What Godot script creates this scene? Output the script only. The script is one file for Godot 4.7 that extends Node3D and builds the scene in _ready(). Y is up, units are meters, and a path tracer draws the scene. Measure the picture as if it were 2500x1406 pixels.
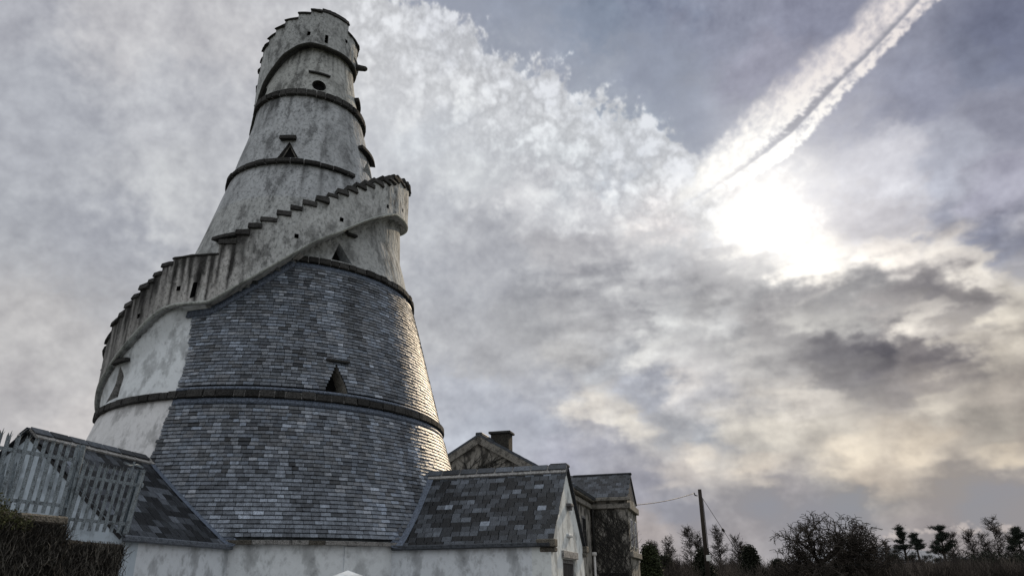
extends Node3D
# A tapering round barn with an outside spiral stair, its two wings, a farmhouse, fences, walls and winter trees under a bright broken sky.

const EYE := 1.8
const AXIS := Vector3(-7.261, 0, -22.875)
const TURN := 17.61
var mats := {}
var rng := RandomNumberGenerator.new()
var wob := FastNoiseLite.new()
var drip := FastNoiseLite.new()
var used := {}

# ---------------------------------------------------------------- helpers
func numbered(called: String) -> String:
	if not used.has(called):
		used[called] = 0
		return called
	used[called] += 1
	return "%s_%03d" % [called, used[called]]

func st_new() -> SurfaceTool:
	var st := SurfaceTool.new()
	st.begin(Mesh.PRIMITIVE_TRIANGLES)
	st.set_color(Color.WHITE)
	return st

func flat_new() -> SurfaceTool:
	var st := st_new()
	st.set_smooth_group(-1)
	return st

# corners given counter-clockwise as seen from outside
func tri(st: SurfaceTool, a: Vector3, b: Vector3, c: Vector3) -> void:
	st.add_vertex(a); st.add_vertex(c); st.add_vertex(b)

func quad(st: SurfaceTool, a: Vector3, b: Vector3, c: Vector3, d: Vector3) -> void:
	tri(st, a, b, c); tri(st, a, c, d)

func finish(st: SurfaceTool) -> ArrayMesh:
	st.generate_normals()
	return st.commit()

func obj(called: String, st: SurfaceTool, m: Material, parent: Node = self) -> MeshInstance3D:
	return inst(called, finish(st), m, parent)

func inst(called: String, mesh: Mesh, m: Material, parent: Node = self, xf := Transform3D()) -> MeshInstance3D:
	var o := MeshInstance3D.new()
	o.mesh = mesh
	o.material_override = m
	o.transform = xf
	o.name = numbered(called) if parent == self else called
	parent.add_child(o, true)
	return o

func thing(called: String, label: String, category: String, at := Vector3.ZERO, turn := 0.0, group := "") -> Node3D:
	var o := Node3D.new()
	o.name = numbered(called)
	add_child(o, true)
	o.position = at
	o.rotation.y = turn
	return tag(o, label, category, group)

func tag(o: Node3D, label: String, category: String, group := "", kind := "") -> Node3D:
	o.set_meta("label", label); o.set_meta("category", category)
	if group: o.set_meta("group", group)
	if kind: o.set_meta("kind", kind)
	return o

func stuff(o: Node3D) -> Node3D:
	o.set_meta("kind", "stuff")
	return o

func many(called: String, mesh: Mesh, m: Material, where: Array, tints: Array, parent: Node = self) -> MultiMeshInstance3D:
	var mm := MultiMesh.new()
	mm.transform_format = MultiMesh.TRANSFORM_3D
	mm.use_colors = tints.size() > 0
	mm.mesh = mesh
	mm.instance_count = where.size()
	for i in where.size():
		mm.set_instance_transform(i, where[i])
		if tints.size() > 0:
			mm.set_instance_color(i, tints[i])
	var o := MultiMeshInstance3D.new()
	o.multimesh = mm
	o.material_override = m
	o.name = numbered(called) if parent == self else called
	parent.add_child(o, true)
	stuff(o)
	return o

# a box with chamfered edges, centred on xf
func box(st: SurfaceTool, xf: Transform3D, size: Vector3, bevel := 0.0) -> void:
	var h := size * 0.5
	var b := minf(bevel, minf(h.x, minf(h.y, h.z)) * 0.8)
	for ax in 3:
		var u := (ax + 1) % 3
		var w := (ax + 2) % 3
		for s in [-1.0, 1.0]:
			var p := []
			for k in [[-1, -1], [1, -1], [1, 1], [-1, 1]]:
				var v := Vector3.ZERO
				v[ax] = s * h[ax]
				v[u] = k[0] * (h[u] - b)
				v[w] = k[1] * (h[w] - b)
				p.append(xf * v)
			if s > 0: quad(st, p[0], p[1], p[2], p[3])
			else: quad(st, p[3], p[2], p[1], p[0])
	if b <= 0.0: return
	for ax in 3:
		var u := (ax + 1) % 3
		var w := (ax + 2) % 3
		for su in [-1.0, 1.0]:
			for sw in [-1.0, 1.0]:
				var p := []
				for e in [[-1.0, 0], [1.0, 0], [1.0, 1], [-1.0, 1]]:
					var v := Vector3.ZERO
					v[ax] = e[0] * (h[ax] - b)
					v[u] = su * (h[u] - (b if e[1] == 1 else 0.0))
					v[w] = sw * (h[w] - (0.0 if e[1] == 1 else b))
					p.append(xf * v)
				if su * sw < 0: quad(st, p[0], p[1], p[2], p[3])
				else: quad(st, p[3], p[2], p[1], p[0])
	for sx in [-1.0, 1.0]:
		for sy in [-1.0, 1.0]:
			for sz in [-1.0, 1.0]:
				var s := Vector3(sx, sy, sz)
				var a := xf * (s * Vector3(h.x, h.y - b, h.z - b))
				var c := xf * (s * Vector3(h.x - b, h.y, h.z - b))
				var d := xf * (s * Vector3(h.x - b, h.y - b, h.z))
				if sx * sy * sz > 0: tri(st, a, c, d)
				else: tri(st, a, d, c)

func bx(st: SurfaceTool, at: Vector3, size: Vector3, bevel := 0.0) -> void:
	box(st, Transform3D(Basis(), at), size, bevel)

# a tapered tube through points
func tube(st: SurfaceTool, pts: Array, rad: Array, sides := 6, caps := true) -> void:
	var rings := []
	var up := Vector3(0.31, 0.2, 0.93)
	for i in pts.size():
		var d: Vector3 = (pts[mini(i + 1, pts.size() - 1)] - pts[maxi(i - 1, 0)]).normalized()
		var a := d.cross(up)
		if a.length() < 0.05: a = d.cross(Vector3(1, 0, 0.2))
		a = a.normalized()
		var b := d.cross(a)
		var ring := []
		for k in sides:
			var t := TAU * k / sides
			ring.append(pts[i] + (a * cos(t) + b * sin(t)) * rad[i])
		rings.append(ring)
	for i in pts.size() - 1:
		for k in sides:
			var n := (k + 1) % sides
			quad(st, rings[i][k], rings[i][n], rings[i + 1][n], rings[i + 1][k])
	if caps:
		for k in range(1, sides - 1):
			tri(st, rings[0][0], rings[0][k + 1], rings[0][k])
			tri(st, rings[-1][0], rings[-1][k], rings[-1][k + 1])

func lin(r: float, g: float, b: float) -> Color:
	return Color(r, g, b)

func tone(v: float, cool := 0.0) -> Color:
	return Color(v * (1.0 - cool), v, v * (1.0 + cool * 1.6))

# ---------------------------------------------------------------- materials
func noise_tex(sd: int, freq: float, oct: int, stops: Array, size := 512, gain := 0.55, kind := FastNoiseLite.TYPE_SIMPLEX_SMOOTH, fractal := FastNoiseLite.FRACTAL_FBM) -> NoiseTexture2D:
	var n := FastNoiseLite.new()
	n.seed = sd
	n.noise_type = kind
	n.frequency = freq
	n.fractal_type = fractal
	n.fractal_octaves = oct
	n.fractal_gain = gain
	var t := NoiseTexture2D.new()
	t.width = size; t.height = size
	t.seamless = true
	t.seamless_blend_skirt = 0.12
	t.noise = n
	if stops.size():
		var g := Gradient.new()
		var off := PackedFloat32Array()
		var col := PackedColorArray()
		for s in stops:
			off.append(s[0])
			var v = s[1]
			col.append((v as Color).linear_to_srgb() if v is Color else Color(v, v, v).linear_to_srgb())
		g.offsets = off; g.colors = col
		t.color_ramp = g
	return t

func mat(name: String, color: Color, rough := 0.9) -> StandardMaterial3D:
	var m := StandardMaterial3D.new()
	m.resource_name = name
	m.albedo_color = color.linear_to_srgb()
	m.roughness = rough
	m.metallic_specular = 0.35
	mats[name] = m
	return m

# coarse: big stains; fine: grain that multiplies; relief: bump
func weather(m: StandardMaterial3D, coarse: Texture2D, c_scale: Vector3, fine: Texture2D, f_scale: Vector3, relief: Texture2D, depth: float, world := true) -> StandardMaterial3D:
	m.uv1_triplanar = true
	m.uv1_world_triplanar = world
	m.uv1_triplanar_sharpness = 3.0
	m.uv1_scale = c_scale
	m.albedo_texture = coarse
	if fine:
		m.uv2_triplanar = true
		m.uv2_world_triplanar = world
		m.uv2_triplanar_sharpness = 3.0
		m.uv2_scale = f_scale
		m.detail_enabled = true
		m.detail_blend_mode = BaseMaterial3D.BLEND_MODE_MUL
		m.detail_uv_layer = BaseMaterial3D.DETAIL_UV_2
		m.detail_albedo = fine
	if relief:
		m.heightmap_enabled = true
		m.heightmap_texture = relief
		m.heightmap_scale = depth
	return m

func make_materials() -> void:
	var stain := noise_tex(11, 0.006, 7, [[0.0, 0.3], [0.3, 0.5], [0.4, 0.78], [0.5, 0.95], [0.62, 1.03], [1.0, 0.85]], 1024, 0.66)
	var speck := noise_tex(12, 0.014, 7, [[0.0, 0.35], [0.3, 0.6], [0.4, 0.85], [0.5, 0.98], [0.65, 1.06], [1.0, 1.2]], 1024, 0.72)
	var crack := noise_tex(13, 0.008, 6, [[0.0, 0.5], [0.25, 0.8], [0.5, 1.0], [1.0, 1.08]], 1024, 0.6, FastNoiseLite.TYPE_SIMPLEX_SMOOTH, FastNoiseLite.FRACTAL_RIDGED)
	var lump := noise_tex(14, 0.02, 6, [], 1024)
	var grain := noise_tex(15, 0.05, 5, [[0.0, 0.3], [0.36, 0.42], [0.45, 0.75], [0.52, 1.0], [0.6, 1.35], [0.72, 1.7], [1.0, 1.9]], 512, 0.65)
	var patch := noise_tex(16, 0.01, 5, [[0.0, 0.5], [0.4, 0.75], [0.52, 1.0], [0.65, 1.3], [1.0, 1.6]], 1024)
	var smear := noise_tex(17, 0.006, 6, [[0.0, 0.45], [0.34, 0.66], [0.46, 0.9], [0.56, 1.02], [1.0, 1.1]], 1024, 0.62)
	var soot := noise_tex(18, 0.008, 6, [[0.0, 0.16], [0.34, 0.3], [0.46, 0.75], [0.6, 1.0], [1.0, 1.1]], 1024)

	var m := mat("old_render", lin(0.50, 0.53, 0.56), 0.92)
	weather(m, stain, Vector3(0.24, 0.1, 0.24), speck, Vector3(0.55, 0.4, 0.55), lump, 3.0)
	m.vertex_color_use_as_albedo = true
	m = mat("stair_render", lin(0.53, 0.555, 0.57), 0.92)
	weather(m, stain, Vector3(0.34, 0.16, 0.34), speck, Vector3(0.6, 0.35, 0.6), lump, 3.0)
	m.vertex_color_use_as_albedo = true
	m = mat("limewash", lin(0.69, 0.74, 0.785), 0.9)
	weather(m, smear, Vector3(0.22, 0.13, 0.22), crack, Vector3(0.3, 0.25, 0.3), lump, 1.2)
	m.vertex_color_use_as_albedo = true
	m = mat("dark_stone", lin(0.085, 0.085, 0.085), 0.95)
	weather(m, patch, Vector3(0.9, 0.9, 0.9), grain, Vector3(1.6, 1.6, 1.6), lump, 2.0)
	m.vertex_color_use_as_albedo = true
	m = mat("slate", Color(1, 1, 1), 0.5)
	weather(m, patch, Vector3(0.7, 0.7, 0.7), grain, Vector3(1.7, 1.7, 1.7), lump, 0.8)
	m.vertex_color_use_as_albedo = true
	# ten slate tones shared by the single slates
	for k in 10:
		var v: float = SLATE_TONES[k]
		var s := mat("slate_%d" % k, tone(v, 0.14), 0.5)
		weather(s, patch, Vector3(0.7, 0.7, 0.7), grain, Vector3(1.7, 1.7, 1.7), lump, 0.8)
	m = mat("lead", lin(0.14, 0.175, 0.24), 0.5)
	weather(m, patch, Vector3(0.8, 0.8, 0.8), grain, Vector3(1.2, 0.6, 1.2), lump, 0.6)
	m = mat("mortar", lin(0.42, 0.42, 0.42), 0.95)
	weather(m, stain, Vector3(0.9, 0.9, 0.9), grain, Vector3(1.2, 1.2, 1.2), lump, 1.5)
	m = mat("void", lin(0.008, 0.008, 0.009), 0.9)  # flat black in place of the darkness inside openings
	m = mat("weathered_board", lin(0.22, 0.22, 0.23), 0.85)
	weather(m, stain, Vector3(1.5, 0.3, 1.5), grain, Vector3(3, 0.5, 3), lump, 0.6)
	m = mat("galvanised", lin(0.29, 0.345, 0.395), 0.45)
	m.metallic = 0.15
	weather(m, stain, Vector3(1.4, 1.0, 1.4), grain, Vector3(2.2, 2.2, 2.2), null, 0.0)
	m = mat("rubble", lin(0.075, 0.07, 0.062), 0.97)
	weather(m, patch, Vector3(0.8, 0.8, 0.8), speck, Vector3(1.3, 1.3, 1.3), lump, 6.0)
	m = mat("coping", lin(0.17, 0.16, 0.14), 0.95)
	weather(m, patch, Vector3(0.9, 0.9, 0.9), grain, Vector3(1.3, 1.3, 1.3), lump, 2.0)
	m = mat("bark", lin(0.035, 0.03, 0.026), 0.95)
	m.vertex_color_use_as_albedo = true
	m = mat("twig", lin(0.04, 0.034, 0.03), 0.95)
	m.vertex_color_use_as_albedo = true
	m = mat("dry_stem", lin(0.078, 0.077, 0.074), 0.95)
	m.vertex_color_use_as_albedo = true
	m = mat("leaf", lin(0.03, 0.036, 0.024), 0.8)
	m.vertex_color_use_as_albedo = true
	m = mat("needle", lin(0.022, 0.03, 0.022), 0.85)
	m.vertex_color_use_as_albedo = true
	m = mat("house_render", lin(0.31, 0.3, 0.28), 0.95)
	weather(m, soot, Vector3(0.2, 0.13, 0.2), crack, Vector3(0.7, 0.4, 0.7), lump, 1.5)
	m = mat("house_trim", lin(0.3, 0.29, 0.27), 0.92)
	weather(m, stain, Vector3(0.5, 0.5, 0.5), grain, Vector3(1.0, 1.0, 1.0), null, 0.0)
	m = mat("glass", lin(0.02, 0.022, 0.025), 0.12)
	m = mat("white_paint", lin(0.7, 0.7, 0.7), 0.6)
	m = mat("creosote", lin(0.028, 0.022, 0.018), 0.85)
	m = mat("wire", lin(0.02, 0.02, 0.02), 0.6)
	m = mat("door_paint", lin(0.03, 0.03, 0.036), 0.5)
	weather(m, stain, Vector3(0.8, 0.3, 0.8), grain, Vector3(2, 0.4, 2), null, 0.0)
	m = mat("turf", lin(0.05, 0.06, 0.03), 1.0)
	weather(m, patch, Vector3(0.05, 0.05, 0.05), speck, Vector3(0.4, 0.4, 0.4), lump, 3.0)
	m = mat("bounce_gravel", lin(0.22, 0.21, 0.2), 1.0)  # pale ground for the added, unseen yard
	weather(m, patch, Vector3(0.15, 0.15, 0.15), speck, Vector3(0.9, 0.9, 0.9), lump, 2.0)
	m = mat("hazed_hill", lin(0.17, 0.2, 0.25), 1.0)  # distance haze mixed into the hill colour as blue-grey

# ---------------------------------------------------------------- sky
var sky_grid := PackedColorArray()
const GW := 181
const GH := 61
var warp := FastNoiseLite.new()
var puff := FastNoiseLite.new()
var streak := FastNoiseLite.new()
var fluff := FastNoiseLite.new()

func fnl(sd: int, freq: float, oct: int, gain := 0.5) -> FastNoiseLite:
	var n := FastNoiseLite.new()
	n.seed = sd; n.noise_type = FastNoiseLite.TYPE_SIMPLEX_SMOOTH; n.frequency = freq
	n.fractal_type = FastNoiseLite.FRACTAL_FBM; n.fractal_octaves = oct; n.fractal_gain = gain
	return n

# tones of the cloud layer: azimuth, elevation (degrees), sRGB
func sky_tones() -> Array:
	return [-41.5,35.6,172,174,184, -33.4,36.9,192,192,198, -36.9,30.6,172,175,185, -29.4,32.7,185,187,195, -38.0,23.0,172,175,184, -31.5,22.3,168,171,181, -26.7,26.7,192,194,200, -33.8,14.9,188,187,191, -35.2,10.8,185,183,188, -30.8,9.9,200,196,198, -33.9,4.6,190,186,190, -25.3,37.9,190,190,196, -13.3,39.3,206,207,212, -4.4,37.2,216,218,222, -7.3,33.5,202,206,214, -10.0,36.1,210,212,218, 3.3,37.2,180,184,196, 0.3,42.7,152,158,174, -4.5,42.7,170,174,188, 8.3,42.1,116,129,151, 14.2,41.7,126,134,156, 19.6,40.3,138,142,161, 13.5,37.3,150,155,172, 18.3,33.0,166,169,183, 9.4,33.2,172,180,193, 11.5,31.8,165,172,186, 5.7,33.2,206,211,217, 12.7,29.9,230,232,236, 8.3,28.7,222,223,228, 14.1,27.5,234,229,230, 3.2,34.5,212,216,222, 7.8,35.8,195,200,210, 28.0,38.7,135,138,158, 24.1,36.3,152,153,171, 33.7,30.9,140,143,162, 40.8,33.8,115,120,142, 38.2,32.1,125,130,150, 38.9,27.8,140,142,159, 34.0,26.6,172,175,190, 37.0,23.5,166,166,183, 29.9,27.1,206,206,216, 33.0,22.9,150,153,170, 37.0,20.5,130,134,155, 29.2,24.1,190,188,196, 30.0,21.3,238,230,224, 33.3,20.9,215,208,204, 35.1,19.1,226,218,210, 24.4,21.8,238,232,226, 18.8,25.1,234,230,227, 13.9,25.7,215,210,212, 12.7,23.6,185,186,192, 15.8,22.2,160,160,166, 19.8,21.0,148,148,154, 26.3,19.7,146,145,150, 30.7,18.3,138,134,140, 33.0,17.3,140,135,138, 36.1,17.2,200,192,182, 15.0,20.6,160,160,165, 21.0,19.5,168,166,170, 17.2,18.2,200,201,205, 20.9,18.4,150,148,153, 25.0,17.3,180,178,178, 30.2,16.2,222,214,206, 35.6,15.2,206,196,183, 11.5,18.4,200,202,206, 11.3,16.3,206,206,208, 26.8,14.8,92,90,101, 24.5,15.7,120,118,126, 30.3,13.9,110,105,112, 24.5,14.0,130,127,132, 19.9,16.1,178,176,178, 17.7,17.3,160,160,165, 28.2,12.8,140,134,136, 30.7,12.5,150,142,140, 34.8,11.9,170,160,152, 33.4,13.7,190,180,168, 11.2,14.4,168,173,189, 14.2,13.9,205,201,202, 11.0,12.6,165,170,186, 15.6,12.9,180,180,188, 21.4,12.1,216,208,200, 30.4,11.0,205,195,182, 32.4,9.3,162,154,146, 34.2,8.1,160,150,142, 6.3,12.4,226,219,211, 9.4,11.5,222,215,206, 6.7,9.8,158,160,177, 12.0,10.6,165,168,178, 14.4,10.0,150,155,168, 17.6,9.5,200,194,186, 22.5,10.3,196,188,178, 19.6,10.0,212,204,193, 13.7,8.9,225,214,202, 17.9,7.8,228,214,198, 24.7,7.9,233,217,195, 28.5,7.9,225,208,186, 33.0,7.1,214,197,175, 1.5,11.1,172,178,196, -3.3,10.2,180,188,206, 3.0,8.9,165,168,188, 9.0,6.7,152,153,170, 12.1,7.8,190,182,180, 19.1,6.3,152,148,155, 25.8,6.5,195,180,165, 29.4,6.2,150,142,140, 32.7,5.5,120,118,128, 11.8,5.2,142,144,160, 17.6,5.3,128,130,144, 24.2,4.8,124,127,139, 31.4,4.5,128,128,138, 10.3,3.8,172,162,163, 16.0,3.5,162,157,163, 8.7,2.3,168,160,163, 21.5,4.3,138,138,150, 28.8,3.2,152,144,147, 32.7,2.8,141,135,139, 26.2,2.0,168,162,167, 4.4,6.5,162,166,184, 0.1,29.0,205,206,212, -3.5,30.0,205,208,214, -7.0,27.7,190,193,201, -1.7,24.6,176,178,186, 5.3,24.5,178,178,184, 6.8,21.2,160,161,168, 1.7,20.5,158,160,168, -5.1,20.5,178,181,190, -1.7,16.4,174,176,184, 4.9,17.2,178,178,182, 8.3,19.3,172,173,180, -3.3,13.3,180,186,202, 3.1,13.8,172,176,190, 7.4,15.6,176,180,190]

func tone_at(az: float, el: float, s: Array) -> Color:
	var r := 0.0; var g := 0.0; var b := 0.0; var t := 1e-9
	for i in range(0, s.size(), 5):
		var dx: float = (az - s[i]) * cos(deg_to_rad(el))
		var dy: float = (el - s[i + 1]) * 1.25
		var d2 := dx * dx + dy * dy
		var w := 1.0 / pow(d2 + 0.5, 1.9)
		r += w * s[i + 2]; g += w * s[i + 3]; b += w * s[i + 4]; t += w
	return Color(r / t / 255.0, g / t / 255.0, b / t / 255.0)

func grid_at(az: float, el: float) -> Color:
	var x := clampf((az + 45.0) * 2.0, 0.0, GW - 1.001)
	var y := clampf(el * 1.3, 0.0, GH - 1.001)
	var i := int(x); var j := int(y)
	var fx := x - i; var fy := y - j
	fx = fx * fx * (3.0 - 2.0 * fx); fy = fy * fy * (3.0 - 2.0 * fy)
	var k := j * GW + i
	return sky_grid[k].lerp(sky_grid[k + 1], fx).lerp(sky_grid[k + GW].lerp(sky_grid[k + GW + 1], fx), fy)

func along(t: Array, el: float) -> float:   # azimuth of a trail's edge at an elevation; pairs (az, el) from high to low
	for i in range(0, t.size() - 2, 2):
		if el >= t[i + 3] or i == t.size() - 4:
			return t[i] + (t[i + 2] - t[i]) * (el - t[i + 1]) / (t[i + 3] - t[i + 1])
	return t[0]

const TRAIL_L := [32.9, 38.7, 29.16, 37.06, 26.95, 36.4, 25.0, 35.48, 22.92, 34.47, 20.95, 33.23, 18.82, 31.83, 16.47, 30.4, 14.43, 28.7]
const TRAIL_G := [36.19, 37.7, 35.02, 37.09, 32.11, 35.6, 30.47, 34.79, 28.35, 33.8, 26.63, 32.77, 24.42, 31.41, 21.53, 30.09, 19.11, 29.09]
const TRAIL_R := [37.53, 37.4, 36.45, 36.81, 34.59, 36.08, 32.67, 35.19, 30.54, 34.05, 28.42, 32.94, 27.01, 32.06, 25.7, 31.01, 23.41, 29.73, 21.64, 29.11]

func sky_at(az: float, el: float, fine: bool) -> Color:
	var c: Color
	var w1 := warp.get_noise_2d(az, el * 1.6)
	var w2 := warp.get_noise_2d(az + 300.0, el * 1.6 + 70.0)
	var p := puff.get_noise_2d(az, el * 1.25)
	var q := fluff.get_noise_2d(az, el * 1.2)
	var low := smoothstep(27.0, 21.0, el) * smoothstep(-2.0, 8.0, az)
	var flat_low := smoothstep(3.0, 17.0, el)
	# drawn-out streaks lie level in the low cloud
	var s := streak.get_noise_2d(az * 0.5 + el * 0.3, el * 2.0 - az * 0.1)
	var s2 := streak.get_noise_2d(az * 1.1 + 50.0 + el * 0.6, el * 3.6 - az * 0.25)
	var gx := az + (w1 * 3.4 + q * 0.9 + s * 2.6 * low) * (0.35 + 0.65 * flat_low)
	var gy := el + (w2 * lerpf(2.6, 1.2, low) + q * lerpf(0.9, 0.5, low) + p * lerpf(0.9, 0.4, low)) * (0.2 + 0.8 * flat_low) + s2 * 0.5 * low
	c = grid_at(clampf(gx, -45.0, 45.0), minf(gy, 45.0))
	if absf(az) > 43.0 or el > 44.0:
		# away from the view the unseen overcast is made brighter to light the barn front
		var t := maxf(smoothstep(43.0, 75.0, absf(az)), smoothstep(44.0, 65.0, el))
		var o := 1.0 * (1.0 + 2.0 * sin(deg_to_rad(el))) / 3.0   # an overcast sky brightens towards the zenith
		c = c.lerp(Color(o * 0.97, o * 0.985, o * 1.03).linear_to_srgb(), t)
	# heaped cloud in the upper middle, soft mottle elsewhere
	var heap := exp(-pow((az - (-3.0 + (41.0 - el) * 1.15)) / 11.0, 2.0)) * smoothstep(24.0, 29.0, el)
	var dens := clampf((c.g - 0.6) * 5.0, 0.0, 1.0)
	var g2 := fluff.get_noise_2d(az * 2.7 + w1 * 3.0, el * 3.2 + w2 * 3.0)
	var billow := absf(p) * 2.2 + absf(q) * 1.1 + absf(g2) * 0.35 - 0.75
	var v := p * 0.1 + q * 0.055 + g2 * 0.03
	v = lerpf(v, billow * 0.17 * dens + p * 0.06 + g2 * 0.02, heap)
	var st := low * flat_low
	v += (s * 0.16 + s2 * 0.1 + q * 0.04 + 0.03) * st + (s * 0.05 + s2 * 0.03) * (1.0 - st) * smoothstep(-10.0, 5.0, az) + q * 0.02
	c = Color(c.r * (1.0 + v), c.g * (1.0 + v), c.b * 0.99 * (1.0 + v * 0.9))
	var grey := (c.r + c.g + c.b) / 3.0
	c = c.lerp(Color(grey * 1.01, grey, grey * 0.99), 0.3 * smoothstep(24.0, 18.0, el))
	# the heaped bank ends in a torn bright edge against higher, darker sheet cloud
	if az > -22.0 and az < 22.0 and el > 24.0:
		var depth := interp([-22.0, 45.5, -15.4, 44.0, -9.3, 42.9, -3.7, 41.6, -0.5, 39.6, 3.8, 38.5, 7.9, 36.8, 11.7, 34.4, 14.8, 32.8, 16.0, 31.3, 18.2, 29.6, 22.0, 28.0], az) - el
		depth += p * 2.6 + q * 1.8 + g2 * 0.7
		var ends := smoothstep(-22.0, -12.0, az) * smoothstep(20.0, 16.0, az)
		var bank := smoothstep(-0.15, 0.55, depth) * (1.0 - smoothstep(2.5, 11.0, depth)) * ends
		var w := clampf(0.83 + (billow + 0.1) * 0.17 + p * 0.1 + q * 0.05, 0.66, 0.93)
		c = c.lerp(Color(w * 0.99, w, w * 1.02), bank * 0.8)
		var beyond := smoothstep(0.2, -0.7, depth) * (1.0 - smoothstep(5.0, 12.0, -depth)) * ends
		c = c.lerp(Color(0.56, 0.59, 0.655) * (1.0 + p * 0.08), beyond * 0.6)
	# vapour trail
	if az > 8.0 and az < 46.0 and el > 26.0 and el < 48.0:
		var across := fluff.get_noise_2d(az * 1.9 + el * 0.6, el * 2.4 - az * 0.9)
		var n := across * 0.6 + p * 0.5
		var near_sun := smoothstep(36.5, 30.0, el)
		var le := along(TRAIL_L, el) + p * 2.4 + q * 1.0 + 0.2
		var ga := along(TRAIL_G, el) + q * 0.15
		var re := along(TRAIL_R, el) + q * 0.5 + g2 * 0.4 + 0.45
		var fade := smoothstep(26.4, 29.2, el)
		var hair := fluff.get_noise_2d(az * 0.7 - el * 1.3, el * 2.8 + az * 1.4)
		var edge := ga - lerpf(0.3, 1.5, near_sun * smoothstep(29.0, 32.0, el)) * (0.7 + hair * 1.2)
		var body := smoothstep(le - 1.0, le + lerpf(2.8, 1.3, near_sun), az) * (1.0 - smoothstep(edge - 0.8, edge + 0.25, az))
		body *= clampf(0.88 + n * 0.75, 0.0, 1.0)
		var strand := smoothstep(ga - 0.05, ga + 0.3, az) * (1.0 - smoothstep(re - 0.5, re + 0.15, az)) * clampf(0.86 + g2 * 0.8 + q * 0.5, 0.0, 1.0)
		var lit := Color(0.92, 0.89, 0.88).lerp(Color(1.0, 0.99, 0.97), near_sun)
		var hole := smoothstep(edge - 0.7, edge + 0.1, az) * (1.0 - smoothstep(ga - 0.1, ga + 0.25, az))
		c = c.lerp(Color(0.6, 0.6, 0.63), clampf(hole * smoothstep(28.6, 32.0, el) * 0.8, 0.0, 1.0))
		c = c.lerp(lit, clampf(maxf(body, strand) * fade, 0.0, 1.0))
	# small bright clouds low on the right
	if el < 5.0 and az > 24.0 and az < 35.0:
		for k in [[25.85, 2.83, 0.5, 0.24], [27.3, 3.1, 0.7, 0.14], [28.2, 3.0, 0.4, 0.11], [29.9, 3.15, 0.5, 0.3], [30.5, 2.95, 0.5, 0.18], [32.1, 3.05, 0.7, 0.26]]:
			var dx: float = (az - k[0]) / k[2] + fluff.get_noise_2d(az * 5.0, el * 8.0) * 1.6
			var dy: float = (el - k[1]) / k[3] + fluff.get_noise_2d(az * 4.0 + 30.0, el * 8.0) * 1.6
			c = c.lerp(Color(0.8, 0.76, 0.74), 0.75 * smoothstep(1.3, 0.3, dx * dx + dy * dy))
	var l := c.srgb_to_linear()
	# the sun behind thin cloud
	var sx := (az - 22.2) * 0.88
	var sy := el - 25.2
	var d := maxf(sqrt(sx * sx + sy * sy) + w1 * 1.6 + q * 1.2 + p * 1.3, 0.0)
	var glow := 8.0 * exp(-d / 0.62) + 0.26 * exp(-d * d / 17.0) + 0.16 * exp(-d * d / 55.0)
	var veil := smoothstep(20.2, 22.6, el + w2 * 2.6 + q * 1.3 + s * 1.2 + clampf(sx, 0.0, 8.0) * 0.14)
	glow *= lerpf(0.12, 1.0, veil)
	return Color(l.r + glow, l.g + glow * 0.975, l.b + glow * 0.93)

func make_sky() -> PanoramaSkyMaterial:
	warp = fnl(21, 0.075, 6, 0.58)
	puff = fnl(22, 0.17, 6, 0.58)
	streak = fnl(23, 0.2, 5, 0.5)
	fluff = fnl(24, 0.5, 5, 0.6)
	var s := sky_tones()
	sky_grid.resize(GW * GH)
	for j in GH:
		for i in GW:
			sky_grid[j * GW + i] = tone_at(i * 0.5 - 45.0, j / 1.3, s)
	# coarse all round, fine where clouds are seen close
	var cw := 512; var ch := 256
	var lo := Image.create(cw, ch, false, Image.FORMAT_RGBF)
	for y in ch:
		var el := 90.0 - (y + 0.5) * 180.0 / ch
		for x in cw:
			var az := wrapf((x + 0.5) * 360.0 / cw, -180.0, 180.0)
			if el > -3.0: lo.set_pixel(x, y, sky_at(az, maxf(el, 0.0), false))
			else: lo.set_pixel(x, y, Color(0.07, 0.07, 0.06))
	lo.resize(4096, 2048, Image.INTERPOLATE_BILINEAR)
	var x0 := -512; var x1 := 512
	var y0 := 1024 - 540; var y1 := 1024 + 12
	for y in range(y0, y1):
		var el := maxf(90.0 - (y + 0.5) * 180.0 / 2048.0, 0.0)
		for x in range(x0, x1):
			lo.set_pixel(posmod(x, 4096), y, sky_at((x + 0.5) * 360.0 / 4096.0, el, true))
	var m := PanoramaSkyMaterial.new()
	m.panorama = ImageTexture.create_from_image(lo)
	return m

# ---------------------------------------------------------------- the round barn
func interp(t: Array, x: float) -> float:   # pairs x, y
	if x <= t[0]: return t[1]
	for i in range(2, t.size(), 2):
		if x <= t[i]:
			return t[i - 1] + (t[i + 1] - t[i - 1]) * (x - t[i - 2]) / (t[i] - t[i - 2])
	return t[t.size() - 1]

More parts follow.
